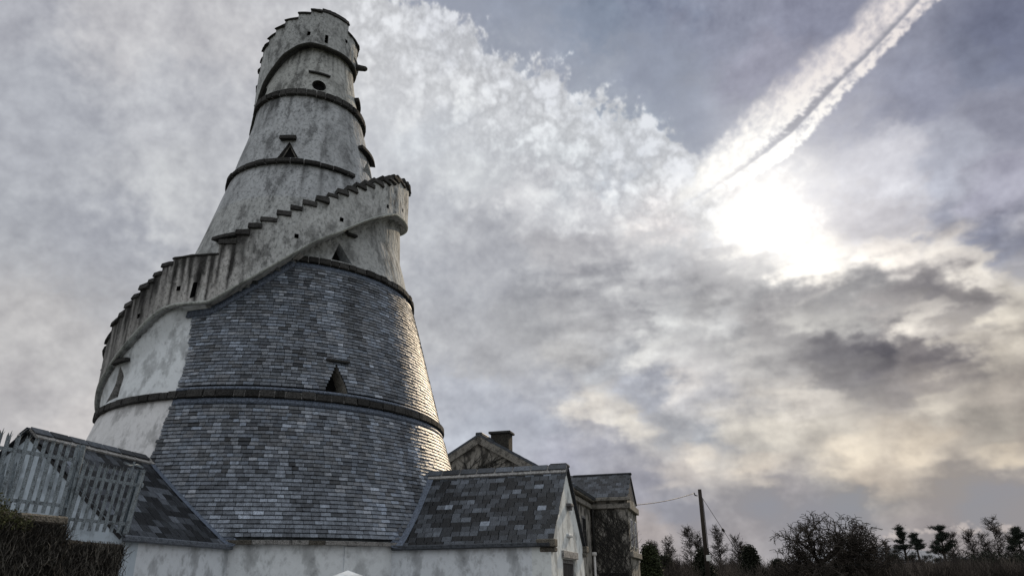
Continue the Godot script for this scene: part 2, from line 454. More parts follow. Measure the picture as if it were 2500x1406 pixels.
const R_LOW := [0.0, 6.4, 2.75, 6.08, 4.0, 5.63, 5.2, 5.285, 5.9, 5.08, 6.36, 4.95, 6.82, 4.835, 7.42, 4.675, 7.96, 4.53, 8.73, 4.33, 9.58, 4.11, 10.39, 3.88, 10.82, 3.75, 11.5, 3.6, 12.07, 3.44, 13.1, 3.4, 14.0, 3.35, 15.0, 3.2]
const R_HIGH := [0.0, 6.4, 2.75, 6.08, 8.73, 4.33, 9.58, 3.9, 10.4, 3.55, 11.9, 3.13, 12.69, 2.93, 13.69, 2.68, 14.33, 2.5, 15.4, 2.3, 16.3, 2.11, 17.05, 1.95, 17.6, 1.85, 18.5, 1.67, 19.3, 1.53, 19.75, 1.47, 22.0, 1.32]
const SLATE_TONES := [0.02, 0.045, 0.085, 0.125, 0.17, 0.22, 0.28, 0.35, 0.44, 0.56]
const LIP := [-150.0, 4.6, -110.0, 6.2, -81.0, 7.2, -70.8, 7.48, -63.9, 7.82, -58.6, 8.09, -52.1, 8.46, -48.3, 8.69, -44.6, 8.84, -40.2, 8.9, -28.5, 8.9, -25.5, 9.02, -19.2, 9.38, -11.75, 9.81, -1.25, 10.5, 3.5, 10.81, 9.0, 11.14, 15.0, 11.44, 22.0, 11.85, 30.0, 12.27, 39.5, 12.69, 47.0, 12.97, 60.0, 13.15, 82.0, 13.45, 180.0, 15.3, 250.0, 16.6, 276.0, 17.35, 294.5, 18.5, 308.4, 18.97, 318.5, 19.35, 334.7, 19.69, 347.5, 19.84, 361.0, 19.84, 376.0, 19.83, 396.0, 19.87, 432.0, 19.85, 460.0, 19.9]
const STEPS := [-150.0, 6.1, -140.0, 6.5, -130.0, 6.9, -120.0, 7.3, -110.0, 7.7, -101.0, 8.1, -92.0, 8.45, -83.5, 8.7, -75.3, 9.0, -68.2, 9.12, -64.8, 9.32, -60.15, 9.49, -56.7, 9.7, -52.7, 9.81, -50.4, 9.97, -47.4, 10.2, -43.2, 10.34, -27.0, 10.72, -21.4, 11.0, -17.5, 11.22, -13.7, 11.44, -8.8, 11.69, -4.3, 11.91, -0.3, 12.14, 4.6, 12.36, 9.1, 12.57, 13.0, 12.79, 17.0, 13.0, 21.1, 13.21, 25.2, 13.43, 30.3, 13.67, 35.6, 13.91, 40.0, 14.1, 44.0, 14.28, 48.5, 14.42, 56.0, 14.6, 64.0, 14.78, 72.0, 14.97, 80.0, 15.15, 90.0, 15.4, 101.0, 15.63, 112.0, 15.86, 123.0, 16.1, 134.0, 16.32, 145.0, 16.55, 156.0, 16.77, 167.0, 17.0, 178.0, 17.2, 190.0, 17.45, 202.0, 17.7, 214.0, 17.95, 226.0, 18.25, 238.0, 18.6, 250.0, 19.1, 262.0, 19.7, 269.0, 20.0, 276.3, 20.32, 291.3, 20.53, 302.9, 20.75, 315.3, 20.98, 331.1, 21.22, 345.0, 21.38, 358.2, 21.48, 397.0, 21.05, 432.0, 21.2, 460.0, 21.2]

func lip(p: float) -> float: return interp(LIP, p)
func ro(p: float) -> float: return interp([-150.0, 5.8, -110.0, 5.42, -90.0, 5.22, 0.0, 4.36, 90.0, 3.5, 180.0, 2.8, 270.0, 2.03, 360.0, 1.68, 450.0, 1.37, 470.0, 1.34], p)

func body(th: float, h: float) -> float:
	var a := interp(R_LOW, h)
	var t := wrapf(th, -180.0, 180.0)
	if t > -150.0 and t < 75.0 and h > 4.0 and h < 14.0:
		# the render sweeps out to meet the foot of the stair
		var l := lip(t)
		var reach := lerpf(0.04, 0.75, smoothstep(-37.0, -43.0, t))
		if h > l - reach and h < l + 0.4:
			a += maxf(0.0, (ro(t) - interp(R_LOW, l)) * 0.6) * smoothstep(l - reach, l, h)
	if h > 8.0:
		var b := interp(R_HIGH, h)
		a = lerpf(a, b, smoothstep(lip(t) - 0.1, lip(t) + 0.5, h))
		if h > 16.5: a -= 0.13 * sin(deg_to_rad(th)) * smoothstep(16.5, 18.5, h)
	return a

func on(th: float, r: float, h: float) -> Vector3:
	var t := deg_to_rad(th)
	return Vector3(sin(t) * r, h, cos(t) * r)

func skin(th: float, h: float, out := 0.0) -> Vector3:
	return on(th, body(th, h) + out, h)

func rough_skin(th: float, h: float) -> Vector3:
	var p := on(th, 3.0, h)
	return on(th, body(th, h) + 0.035 * wob.get_noise_3d(p.x * 10.0, p.y * 10.0, p.z * 10.0), h)

func shape(pts: Array) -> PackedVector2Array:
	var a := PackedVector2Array()
	for p in pts: a.append(Vector2(p[0], p[1]))
	if Geometry2D.is_polygon_clockwise(a): a.reverse()
	return a

# a cell of a surface given by f(u, v), less the openings in it
func cell(st: SurfaceTool, f: Callable, poly: PackedVector2Array, holes: Array) -> void:
	var lo := poly[0]; var hi := poly[0]
	for p in poly:
		lo = lo.min(p); hi = hi.max(p)
	var pieces := [poly]
	for hole in holes:
		var a: Vector2 = hole[0]; var b: Vector2 = hole[0]
		for p in hole:
			a = a.min(p); b = b.max(p)
		if b.x < lo.x or a.x > hi.x or b.y < lo.y or a.y > hi.y: continue
		var next := []
		for piece in pieces:
			for q in Geometry2D.clip_polygons(piece, hole):
				if not Geometry2D.is_polygon_clockwise(q): next.append(q)
		pieces = next
	for piece in pieces:
		var ids := Geometry2D.triangulate_polygon(piece)
		for i in range(0, ids.size(), 3):
			var p0: Vector2 = piece[ids[i]]; var p1: Vector2 = piece[ids[i + 1]]; var p2: Vector2 = piece[ids[i + 2]]
			if (p1 - p0).cross(p2 - p0) < 0.0:
				var sw := p1; p1 = p2; p2 = sw
			for p in [p0, p2, p1]:   # f sets the colour of the corner it returns
				var at: Vector3 = f.call(p)
				st.add_vertex(at)

# slab bent round the tower between two angles: rows of (radius, height) corners in order round its section
func bent(st: SurfaceTool, a0: float, a1: float, n: int, section: Callable) -> void:
	var prev := []
	for i in n + 1:
		var th := lerpf(a0, a1, float(i) / n)
		var ring := []
		for c in section.call(th): ring.append(on(th, c.x, c.y))
		if i:
			for k in ring.size():
				var j := (k + 1) % ring.size()
				quad(st, prev[k], ring[k], ring[j], prev[j])
		if i == 0:
			for k in range(1, ring.size() - 1): tri(st, ring[0], ring[k], ring[k + 1])
		if i == n:
			for k in range(1, ring.size() - 1): tri(st, ring[0], ring[k + 1], ring[k])
		prev = ring

# an opening cut in the wall: splayed sides running in to a back sheet, black ones standing in for the unlit inside
func window(tower: Node3D, poly: PackedVector2Array, depth: float, shrink: float, framed: bool, m: Material, pane_m: Material, drop := 0.0) -> void:
	var mid := Vector2.ZERO
	for p in poly: mid += p / poly.size()
	var st := flat_new()
	var inner := []; var outer := []
	for i in poly.size():
		var a := poly[i]; var b := poly[(i + 1) % poly.size()]
		for k in 4:
			var p := a.lerp(b, k / 4.0)
			outer.append(rough_skin(p.x, p.y))
			var q := mid + (p - mid) * shrink
			inner.append(on(q.x, body(mid.x, mid.y) - depth, q.y - drop))
	var n := outer.size()
	for i in n:
		var j := (i + 1) % n
		quad(st, outer[i], inner[i], inner[j], outer[j])
	st.set_color(Color.WHITE)
	var w := obj("window", st, m, tower)
	var c := Vector3.ZERO
	for p in inner: c += p / n
	var pn := flat_new()
	for i in n: tri(pn, c, inner[i], inner[(i + 1) % n])
	obj("pane", pn, pane_m, w)
	if framed:
		var fr := flat_new()
		for i in n:
			var j := (i + 1) % n
			var a: Vector3 = inner[i].lerp(outer[i], 0.25); var b: Vector3 = inner[j].lerp(outer[j], 0.25)
			var a2: Vector3 = a.lerp(c, 0.2); var b2: Vector3 = b.lerp(c, 0.2)
			quad(fr, a, b, b2, a2)
			quad(fr, a2, b2, b2.lerp(inner[j], 0.3), a2.lerp(inner[i], 0.3))
		obj("frame", fr, mats.house_trim, w)

func hood(tower: Node3D, a0: float, a1: float, h: float, thick: float, out: float) -> void:
	var st := flat_new()
	st.set_color(Color(0.6, 0.6, 0.6))
	bent(st, a0, a1, 6, func(th): return [Vector2(body(th, h) - 0.15, h), Vector2(body(th, h) + out, h - 0.02), Vector2(body(th, h) + out - 0.02, h + thick * 0.85), Vector2(body(th, h) - 0.15, h + thick)])
	obj("window_hood", st, mats.dark_stone, tower)

func slate_mesh() -> ArrayMesh:
	var st := flat_new()
	# unit slate in x and y, z is thickness; lower edge a little broken
	var pts := [Vector2(-0.5, 0.5), Vector2(-0.5, -0.44), Vector2(-0.42, -0.5), Vector2(0.1, -0.5), Vector2(0.16, -0.47), Vector2(0.46, -0.5), Vector2(0.5, -0.45), Vector2(0.5, 0.5)]
	var n := pts.size()
	for i in n:
		var a: Vector2 = pts[i]; var b: Vector2 = pts[(i + 1) % n]
		quad(st, Vector3(a.x, a.y, -0.5), Vector3(b.x, b.y, -0.5), Vector3(b.x, b.y, 0.5), Vector3(a.x, a.y, 0.5))
	for i in range(1, n - 1):
		tri(st, Vector3(pts[0].x, pts[0].y, 0.5), Vector3(pts[i].x, pts[i].y, 0.5), Vector3(pts[i + 1].x, pts[i + 1].y, 0.5))
	return finish(st)

func barn() -> void:
	var t := thing("spiral_barn", "tall tapering round barn of grey render and hung slates with a stepped spiral stair", "tower", AXIS, deg_to_rad(TURN))
	var holes := []
	var tri2 := shape([[11.7, 6.52], [12.6, 6.75], [14.0, 7.02], [15.4, 7.32], [17.0, 7.0], [18.3, 6.75], [19.0, 6.52]])
	var tri3 := shape([[14.4, 10.72], [18.3, 11.36], [24.4, 10.72]])
	var tri4 := shape([[-23.5, 14.68], [-16.3, 15.36], [-7.4, 14.68]])
	var tri4b := shape([[50.0, 15.1], [63.0, 15.78], [77.0, 15.1]])
	var tri2b := shape([[-71.5, 6.58], [-67.0, 7.1], [-64.5, 7.55], [-61.5, 7.1], [-58.6, 6.58]])
	var discs := []
	for c in [[3.2, 18.08], [-70.0, 18.1], [82.0, 18.05]]:
		var a := []
		for k in 18: a.append([c[0] + 8.0 * cos(TAU * k / 18), c[1] + 0.245 * sin(TAU * k / 18)])
		discs.append(shape(a))
	holes = [tri2, tri3, tri4, tri4b, tri2b] + discs
	# the wall, from the eaves of the base up
	var st := st_new()
	var newer := st_new()
	var us := 144
	var vs := 152
	for j in vs:
		var h0 := 2.78 + j * 0.12
		var h1 := h0 + 0.12
		for i in us:
			var a0 := -180.0 + i * 2.5
			var a1 := a0 + 2.5
			var p := shape([[a0, h0], [a1, h0], [a1, h1], [a0, h1]])
			var on_left := a0 + 1.25 < -31.0 and a0 > -149.0 and h1 < 9.2 and h0 < lip(a0 + 1.25)
			var into := newer if on_left else st
			cell(into, func(q):
				if on_left: into.set_color(Color(1, 1, 1) if q.y > 6.4 else Color(0.98, 0.93, 0.91))
				else: paint(into, q.x, q.y)
				return rough_skin(q.x, q.y), p, holes)
	obj("wall", st, mats.old_render, t)
	obj("newer_render", newer, mats.limewash, t).set_meta("label", "smooth pale newer render at the left of the slates")
	st = st_new()
	for i in 48:
		tri(st, Vector3(0, 20.4, 0), on(i * 7.5, 1.5, 20.3), on(i * 7.5 + 7.5, 1.5, 20.3))
	st.set_color(Color.WHITE)
	obj("roof_floor", st, mats.old_render, t)
	# base wall and its eaves course
	st = st_new()
	for i in 120:
		for j in 8:
			var a0 := i * 3.0
			var h0 := j * 0.345
			var f := func(a, h): return on(a, 5.95 + 0.02 * wob.get_noise_2d(a * 30.0, h * 60.0), h)
			quad(st, f.call(a0, h0), f.call(a0 + 3.0, h0), f.call(a0 + 3.0, h0 + 0.345), f.call(a0, h0 + 0.345))
	obj("base_wall", st, mats.limewash, t)
	st = flat_new()
	bent(st, 16.6, 19.4, 3, func(_th): return [Vector2(5.8, 0.0), Vector2(5.985, 0.0), Vector2(5.985, 2.7), Vector2(5.8, 2.7)])
	obj("wall_strip", st, mats.limewash, t)
	var a := -60.0
	while a < 130.0:
		var w := rng.randf_range(3.0, 5.5)
		st = flat_new()
		st.set_color(Color.WHITE)
		var e := rng.randf_range(0.0, 0.03)
		bent(st, a, a + w - 0.12, 2, func(_th): return [Vector2(5.75, 2.72), Vector2(6.07 + e, 2.73), Vector2(6.1 + e, 2.81), Vector2(5.75, 2.86)])
		obj("eaves_stone", st, mats.mortar if rng.randf() < 0.75 else mats.coping, t)
		a += w
	# string courses of single stones
	for ring in [[-106.0, 150.0, 6.22, 0.2, 0.1, 3.9], [-4.5, 150.0, 10.43, 0.19, 0.12, 4.6], [-150.0, 36.8, 14.42, 0.16, 0.13, 9.0], [-86.0, 150.0, 17.47, 0.24, 0.13, 8.5]]:
		a = ring[0]
		while a < ring[1] - 0.5:
			var w: float = minf(ring[5] * rng.randf_range(0.7, 1.35), ring[1] - a)
			var out: float = ring[4] + rng.randf_range(-0.018, 0.018)
			var h0: float = ring[2] + rng.randf_range(-0.008, 0.008)
			var h1: float = h0 + ring[3] + rng.randf_range(-0.015, 0.01)
			st = flat_new()
			st.set_color(tone(rng.randf_range(0.4, 1.15)))
			bent(st, a, a + w - 0.032 / body(0.0, ring[2]) * 57.3, 3, func(th): return [Vector2(body(th, h0) - 0.1, h0), Vector2(body(th, h0) + out - 0.02, h0), Vector2(body(th, h0) + out, h0 + 0.02), Vector2(body(th, h0) + out - 0.01, h1 - 0.02), Vector2(body(th, h1) + out - 0.03, h1), Vector2(body(th, h1) - 0.1, h1)])
			obj("course_stone", st, mats.dark_stone, t)
			a += w
		# pale mortar behind the stones, showing in the joints
		st = flat_new()
		bent(st, ring[0], ring[1] - 0.3, 60, func(th): return [Vector2(body(th, ring[2]) - 0.1, ring[2] + 0.01), Vector2(body(th, ring[2]) + ring[4] - 0.035, ring[2] + 0.012), Vector2(body(th, ring[2] + ring[3]) + ring[4] - 0.04, ring[2] + ring[3] - 0.02), Vector2(body(th, ring[2] + ring[3]) - 0.1, ring[2] + ring[3] + 0.02)])
		obj("course_bedding", st, mats.mortar, t)
	# lead flashings under and over the courses, and under the stair
	for fl in [[-31.0, 150.0, 6.04, 6.2, 0.035], [-31.0, 150.0, 6.42, 6.5, 0.06], [-4.0, 150.0, 10.24, 10.41, 0.04]]:
		st = st_new()
		bent(st, fl[0], fl[1], 70, func(th): return [Vector2(body(th, fl[2]) - 0.05, fl[2]), Vector2(body(th, fl[2]) + fl[4], fl[2]), Vector2(body(th, fl[3]) + fl[4], fl[3]), Vector2(body(th, fl[3]) - 0.05, fl[3])])
		obj("lead_flashing", st, mats.lead, t)
	st = st_new()
	bent(st, -38.0, -1.0, 30, func(th):
		var h := lip(th) - 0.28
		return [Vector2(interp(R_LOW, h) - 0.05, h), Vector2(interp(R_LOW, h) + 0.075, h), Vector2(interp(R_LOW, h + 0.26) + 0.085, h + 0.26), Vector2(interp(R_LOW, h + 0.26) - 0.05, h + 0.26)])
	obj("lead_flashing", st, mats.lead, t)
	# windows, hoods
	window(t, tri2, 0.45, 0.7, false, mats.house_trim, mats.void)
	window(t, tri3, 0.4, 0.75, false, mats.old_render, mats.void)
	window(t, tri4, 0.2, 0.8, true, mats.dark_stone, mats.void)
	window(t, tri4b, 0.3, 0.75, true, mats.old_render, mats.void)
	window(t, tri2b, 0.25, 0.8, false, mats.mortar, mats.limewash)
	for d in discs: window(t, d, 0.2, 0.92, false, mats.dark_stone, mats.void)
	hood(t, 12.0, 19.6, 7.4, 0.05, 0.14)
	hood(t, 12.0, 27.0, 11.72, 0.07, 0.16)
	hood(t, -23.7, -11.0, 15.42, 0.13, 0.16)
	hood(t, 47.5, 80.0, 15.95, 0.13, 0.2)
	hood(t, -10.0, 15.6, 18.62, 0.055, 0.1)
	hood(t, 66.0, 96.0, 18.5, 0.14, 0.16)
	hood(t, -75.0, -59.5, 7.62, 0.09, 0.16)
	hood(t, -47.5, -22.0, 11.52, 0.1, 0.2)
	stair(t)
	slates(t, holes)

# lasting marks in the render: old grey coat, newer pale coat on the left, damp streaks; also shadow painted behind the slates
func paint(st: SurfaceTool, th: float, h: float) -> void:
	var n := wob.get_noise_3d(th * 4.0, h * 14.0, 7.0)
	var v := 0.88 + 0.18 * n
	for y in [6.2, 10.4, 14.4, 17.45, 19.75]:
		var below: float = y - h
		if below > -0.1 and below < 1.3:
			var run := drip.get_noise_2d(th * 0.55, y * 9.0) * 1.5 + 0.3
			v *= 1.0 - 0.6 * clampf(run - below * 0.7, 0.0, 1.0)
	var c := Color(v, v, v * 1.01)
	if th < -28.0 and h < lip(maxf(th, -149.0)) and h < 9.2:
		var k := 1.38 + 0.12 * wob.get_noise_3d(th * 7.0, h * 9.0, 40.0)
		c = Color(k * 0.97, k * 1.0, k * 1.03) if h > 6.4 else Color(k, k * 0.97, k * 0.97)
	elif th > -31.0 and h < 10.2 and h < lip(clampf(th, -149.0, 170.0)):
		c = Color(0.09, 0.095, 0.1)  # backing painted dark to draw shadow lines between slate courses
	elif h > 17.7 and h < 19.9:
		c = Color(v * 1.02, v * 1.0, v * 0.94)
	elif h > 10.6 and h < 13.0:
		c = Color(v * 1.0, v * 0.99, v * 0.96)
	st.set_color(c)

func stair_color(p: float, share: float) -> Color:
	# share: 0 at the lip, 1 under the coping. Black rain streaks hang from the coping on the lower flight.
	var s := drip.get_noise_2d(p * 1.4, share * 0.9) * 1.3
	var v := 0.94 + 0.14 * drip.get_noise_2d(p * 0.5, share * 2.0)
	var dirty := smoothstep(-8.0, -22.0, p) * smoothstep(-100.0, -60.0, p)
	v *= lerpf(1.0, clampf(0.95 - smoothstep(0.2, 1.0, share * 0.9 + s * 0.9) * 0.86, 0.1, 1.0), dirty)
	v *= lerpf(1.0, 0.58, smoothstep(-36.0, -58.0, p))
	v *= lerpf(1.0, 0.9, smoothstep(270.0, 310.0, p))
	var warm := smoothstep(-5.0, -30.0, p) * 0.05
	return Color(v * (1.0 + warm), v, v * (1.0 - warm * 0.6))

func stair(t: Node3D) -> void:
	var holes := []
	for q in [[-54.8, 8.78], [-39.2, 9.37], [-1.3, 11.0], [15.3, 11.84], [39.7, 13.0], [55.6, 13.4], [345.4, 20.27], [366.3, 20.2], [394.9, 20.57]]:
		var w: float = 0.055 / ro(q[0]) * 57.3
		var hh := 0.06
		if q[0] == 366.3: hh = 0.17
		if q[0] == 345.4: hh = 0.08
		holes.append(shape([[q[0] - w, q[1] - hh], [q[0] + w, q[1] - hh], [q[0] + w, q[1] + hh], [q[0] - w, q[1] + hh]]))
	var w0: float = 0.07 / ro(-33.6) * 57.3
	holes.append(shape([[-33.6 - w0, 9.05], [-33.6 + w0, 9.08], [-33.6 + w0 * 1.4, 9.5], [-33.6 - w0 * 0.4, 9.5]]))
	var out := st_new()
	var inn := st_new()
	var tread := flat_new()
	var was := 0.0
	for i in range(0, STEPS.size() - 2, 2):
		var p0: float = STEPS[i]; var p1: float = STEPS[i + 2]
		var top: float = STEPS[i + 1]
		var n := maxi(1, ceili((p1 - p0) / (1.0 if p0 > -100.0 and p0 < 60.0 else 2.5)))
		var rows := 14 if p0 > -100.0 and p0 < 60.0 else 6
		var hgt := rng.randf_range(0.15, 0.2) if p0 < 90.0 else rng.randf_range(0.1, 0.13)
		if p0 == 358.2: hgt = 0.2
		if p0 == -43.2: hgt = 0.1
		top -= hgt * 0.7
		for k in n:
			var a := lerpf(p0, p1, float(k) / n)
			var b := lerpf(p0, p1, float(k + 1) / n)
			for j in rows:
				var f0 := float(j) / rows; var f1 := float(j + 1) / rows
				var poly := shape([[a, lerpf(lip(a), top, f0)], [b, lerpf(lip(b), top, f0)], [b, lerpf(lip(b), top, f1)], [a, lerpf(lip(a), top, f1)]])
				cell(out, func(q):
					out.set_color(stair_color(q.x, clampf((q.y - lip(q.x)) / (top - lip(q.x)), 0.0, 1.0)))
					return on(q.x, ro(q.x) + 0.03 * wob.get_noise_2d(q.x * 7.0, q.y * 30.0), q.y), poly, holes)
			inn.set_color(Color(0.8, 0.8, 0.8))
			var fa := lip(a) + 0.4; var fb := lip(b) + 0.4
			quad(inn, on(b, ro(b) - 0.28, fb), on(a, ro(a) - 0.28, fa), on(a, ro(a) - 0.28, top), on(b, ro(b) - 0.28, top))
			quad(inn, on(a, ro(a) - 0.28, top), on(a, ro(a), top), on(b, ro(b), top), on(b, ro(b) - 0.28, top))
			# soffit
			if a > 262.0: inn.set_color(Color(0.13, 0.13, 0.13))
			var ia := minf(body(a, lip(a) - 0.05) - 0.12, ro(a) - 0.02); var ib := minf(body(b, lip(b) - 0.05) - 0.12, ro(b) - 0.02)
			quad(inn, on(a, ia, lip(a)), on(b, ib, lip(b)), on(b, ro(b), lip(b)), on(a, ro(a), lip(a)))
			quad(tread, on(a, ro(a) - 0.28, fa), on(b, ro(b) - 0.28, fa), on(b, maxf(body(b, fb) - 0.3, 0.4), fa), on(a, maxf(body(a, fa) - 0.3, 0.4), fa))
		if i:
			inn.set_color(Color(0.8, 0.8, 0.8))
			if top > was: quad(inn, on(p0, ro(p0) - 0.28, was), on(p0, ro(p0), was), on(p0, ro(p0), top), on(p0, ro(p0) - 0.28, top))
			else: quad(inn, on(p0, ro(p0), top), on(p0, ro(p0) - 0.28, top), on(p0, ro(p0) - 0.28, was), on(p0, ro(p0), was))
		# coping stone of this step
		if p0 < 455.0 and p1 > p0:
			var cs := flat_new()
			var v := rng.randf_range(0.45, 1.0)
			cs.set_color(tone(v))
			var e := rng.randf_range(0.02, 0.07)
			var pe := p1 + rng.randf_range(0.1, 0.5)
			var tilt := rng.randf_range(-0.02, 0.04)
			bent(cs, p0 - rng.randf_range(0.2, 0.6), pe, maxi(2, int((p1 - p0) / 3.0)), func(th):
				var d: float = (th - p0) / (p1 - p0) * tilt + 0.03 * wob.get_noise_2d(th * 16.0, p0 * 7.0)
				return [Vector2(ro(th) - 0.34, top + 0.004), Vector2(ro(th) + e, top + 0.004 - d), Vector2(ro(th) + e + 0.01 + d, top + 0.03 - d), Vector2(ro(th) + e - 0.02 - d, top + hgt - 0.03 + d), Vector2(ro(th) + e - 0.06, top + hgt + d), Vector2(ro(th) - 0.34, top + hgt)])
			obj("coping_stone", cs, mats.dark_stone, t)
		was = top
	obj("stair_parapet", out, mats.stair_render, t)
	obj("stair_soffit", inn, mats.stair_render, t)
	obj("stair_treads", tread, mats.mortar, t)
	# backs of the drain holes
	for hole in holes:
		var c := Vector2.ZERO
		for p in hole: c += p / hole.size()
		var st := flat_new()
		var n: int = hole.size()
		for k in n:
			var a: Vector2 = hole[k]; var b: Vector2 = hole[(k + 1) % n]
			quad(st, on(a.x, ro(a.x) + 0.01, a.y), on(a.x, ro(a.x) - 0.2, a.y), on(b.x, ro(b.x) - 0.2, b.y), on(b.x, ro(b.x) + 0.01, b.y))
			tri(st, on(c.x, ro(c.x) - 0.2, c.y), on(a.x, ro(a.x) - 0.2, a.y), on(b.x, ro(b.x) - 0.2, b.y))
		obj("drain_hole", st, mats.void, t)
	# the rounded lip along the foot of the parapet, plastered below and stone round the top
	for part in [[-150.0, 262.0, 0.055, 0.03], [262.0, 456.0, 0.07, 0.03]]:
		var st := st_new()
		var n := int((part[1] - part[0]) / 2.0)
		st.set_color(Color(0.8, 0.82, 0.78))
		bent(st, part[0], part[1], n, func(th):
			var ring := []
			for k in 8:
				var u := TAU * k / 8 - 2.0
				ring.append(Vector2(ro(th) - 0.02 + cos(u) * part[2], lip(th) + sin(u) * part[2] * 0.9 + 0.01 * wob.get_noise_2d(th * 40.0, 3.0)))
			return ring)
		obj("stair_lip", st, mats.stair_render if part[0] < 0.0 else mats.dark_stone, t)
	# stone spout at the top right
	var sp := st_new()
	sp.set_color(Color.WHITE)
	var e0 := on(74.0, 1.2, 20.22); var e1 := on(76.0, 1.85, 20.14)
	tube(sp, [e0, e0.lerp(e1, 0.5), e0.lerp(e1, 0.9), e1], [0.13, 0.12, 0.1, 0.05], 8)
	obj("rain_spout", sp, mats.dark_stone, t)

func slates(t: Node3D, holes: Array) -> void:
	var mesh := slate_mesh()
	var where := []
	for zone in [[2.87, 6.0], [6.54, 10.26]]:
		var h: float = zone[0]
		var row := 0
		while h < zone[1]:
			var left := -31.6 if h < 6.1 else interp([6.4, -31.6, 7.4, -32.2, 8.06, -34.1, 9.07, -38.0, 11.0, -40.0], h)
			var r := body(10.0, h)
			var a := left + rng.randf_range(0.0, 1.0)
			var drdh := (body(10.0, h + 0.1) - body(10.0, h)) / 0.1
			var gap := Vector2(999, 999)
			for hole in holes:
				var cut := Geometry2D.intersect_polyline_with_polygon(PackedVector2Array([Vector2(-30, h + 0.05), Vector2(120, h + 0.05)]), hole)
				if cut.size(): gap = Vector2(minf(cut[0][0].x, cut[0][-1].x), maxf(cut[0][0].x, cut[0][-1].x))
			while a < 150.0:
				var w: float = rng.randf_range(0.13, 0.28) / r * 57.3
				if a < gap.x and a + w > gap.x - 0.7: w = gap.x - a
				if a >= gap.x - 0.001 and a < gap.y:
					a = gap.y
					continue
				var mid := a + w * 0.5
				a += w
				if h + 0.1 > lip(mid) - 0.09: continue
				var th := deg_to_rad(mid)
				var e := Vector3(sin(th), 0, cos(th))
				var x := Vector3(cos(th), 0, -sin(th))
				var up := (Vector3.UP + e * (drdh - rng.randf_range(0.17, 0.27))).normalized()
				x = x.rotated(e, rng.randf_range(-0.015, 0.015))
				var z := x.cross(up).normalized()
				var b := Basis(x * (w / 57.3 * r - rng.randf_range(0.005, 0.011)), up * 0.088, z * rng.randf_range(0.018, 0.028))
				var c := on(mid, r + 0.034 + rng.randf_range(-0.004, 0.006) + drdh * 0.05, h + 0.05)
				where.append([c, b, mid, h])
			h += 0.0955
			row += 1
	var eye := to_local_eye(t)
	where.sort_custom(func(p, q): return (p[0] - eye).length_squared() + absf(p[2]) * 0.06 < (q[0] - eye).length_squared() + absf(q[2]) * 0.06)
	var xs := []; var tints := []
	for i in where.size():
		var s = where[i]
		var n := wob.get_noise_2d(s[2] * 9.0, s[3] * 60.0)
		var big := wob.get_noise_2d(s[2] * 3.0 + 90.0, s[3] * 14.0)
		var run := wob.get_noise_2d(s[2] * 16.0 + 500.0, s[3] * 5.0)
		var f := clampf(0.6 + 0.26 * big + 0.3 * run + rng.randfn(0.0, 0.12) + n * 0.14, 0.0, 1.0)
		var k := clampi(int(f * 9.0), 0, 9)
		var xf := Transform3D(s[1], s[0])
		if i < 300: inst("slate", mesh, mats["slate_%d" % k], t, xf)
		else:
			xs.append(xf)
			var v: float = SLATE_TONES[k]
			tints.append(tone(v * rng.randf_range(0.85, 1.15), 0.09 + 0.08 * rng.randf()))
	many("slate_cladding", mesh, mats.slate, xs, tints, t)

func to_local_eye(t: Node3D) -> Vector3:
	return (Vector3(0, EYE, 0) - t.position).rotated(Vector3.UP, -deg_to_rad(TURN))

func tower_gap(p: Vector3) -> float:   # how far outside the barn a point of the place is
	var q := p - AXIS
	var l := q.rotated(Vector3.UP, -deg_to_rad(TURN))
	var r := sqrt(q.x * q.x + q.z * q.z)
	return r - body(rad_to_deg(atan2(l.x, l.z)), maxf(p.y, 2.78))

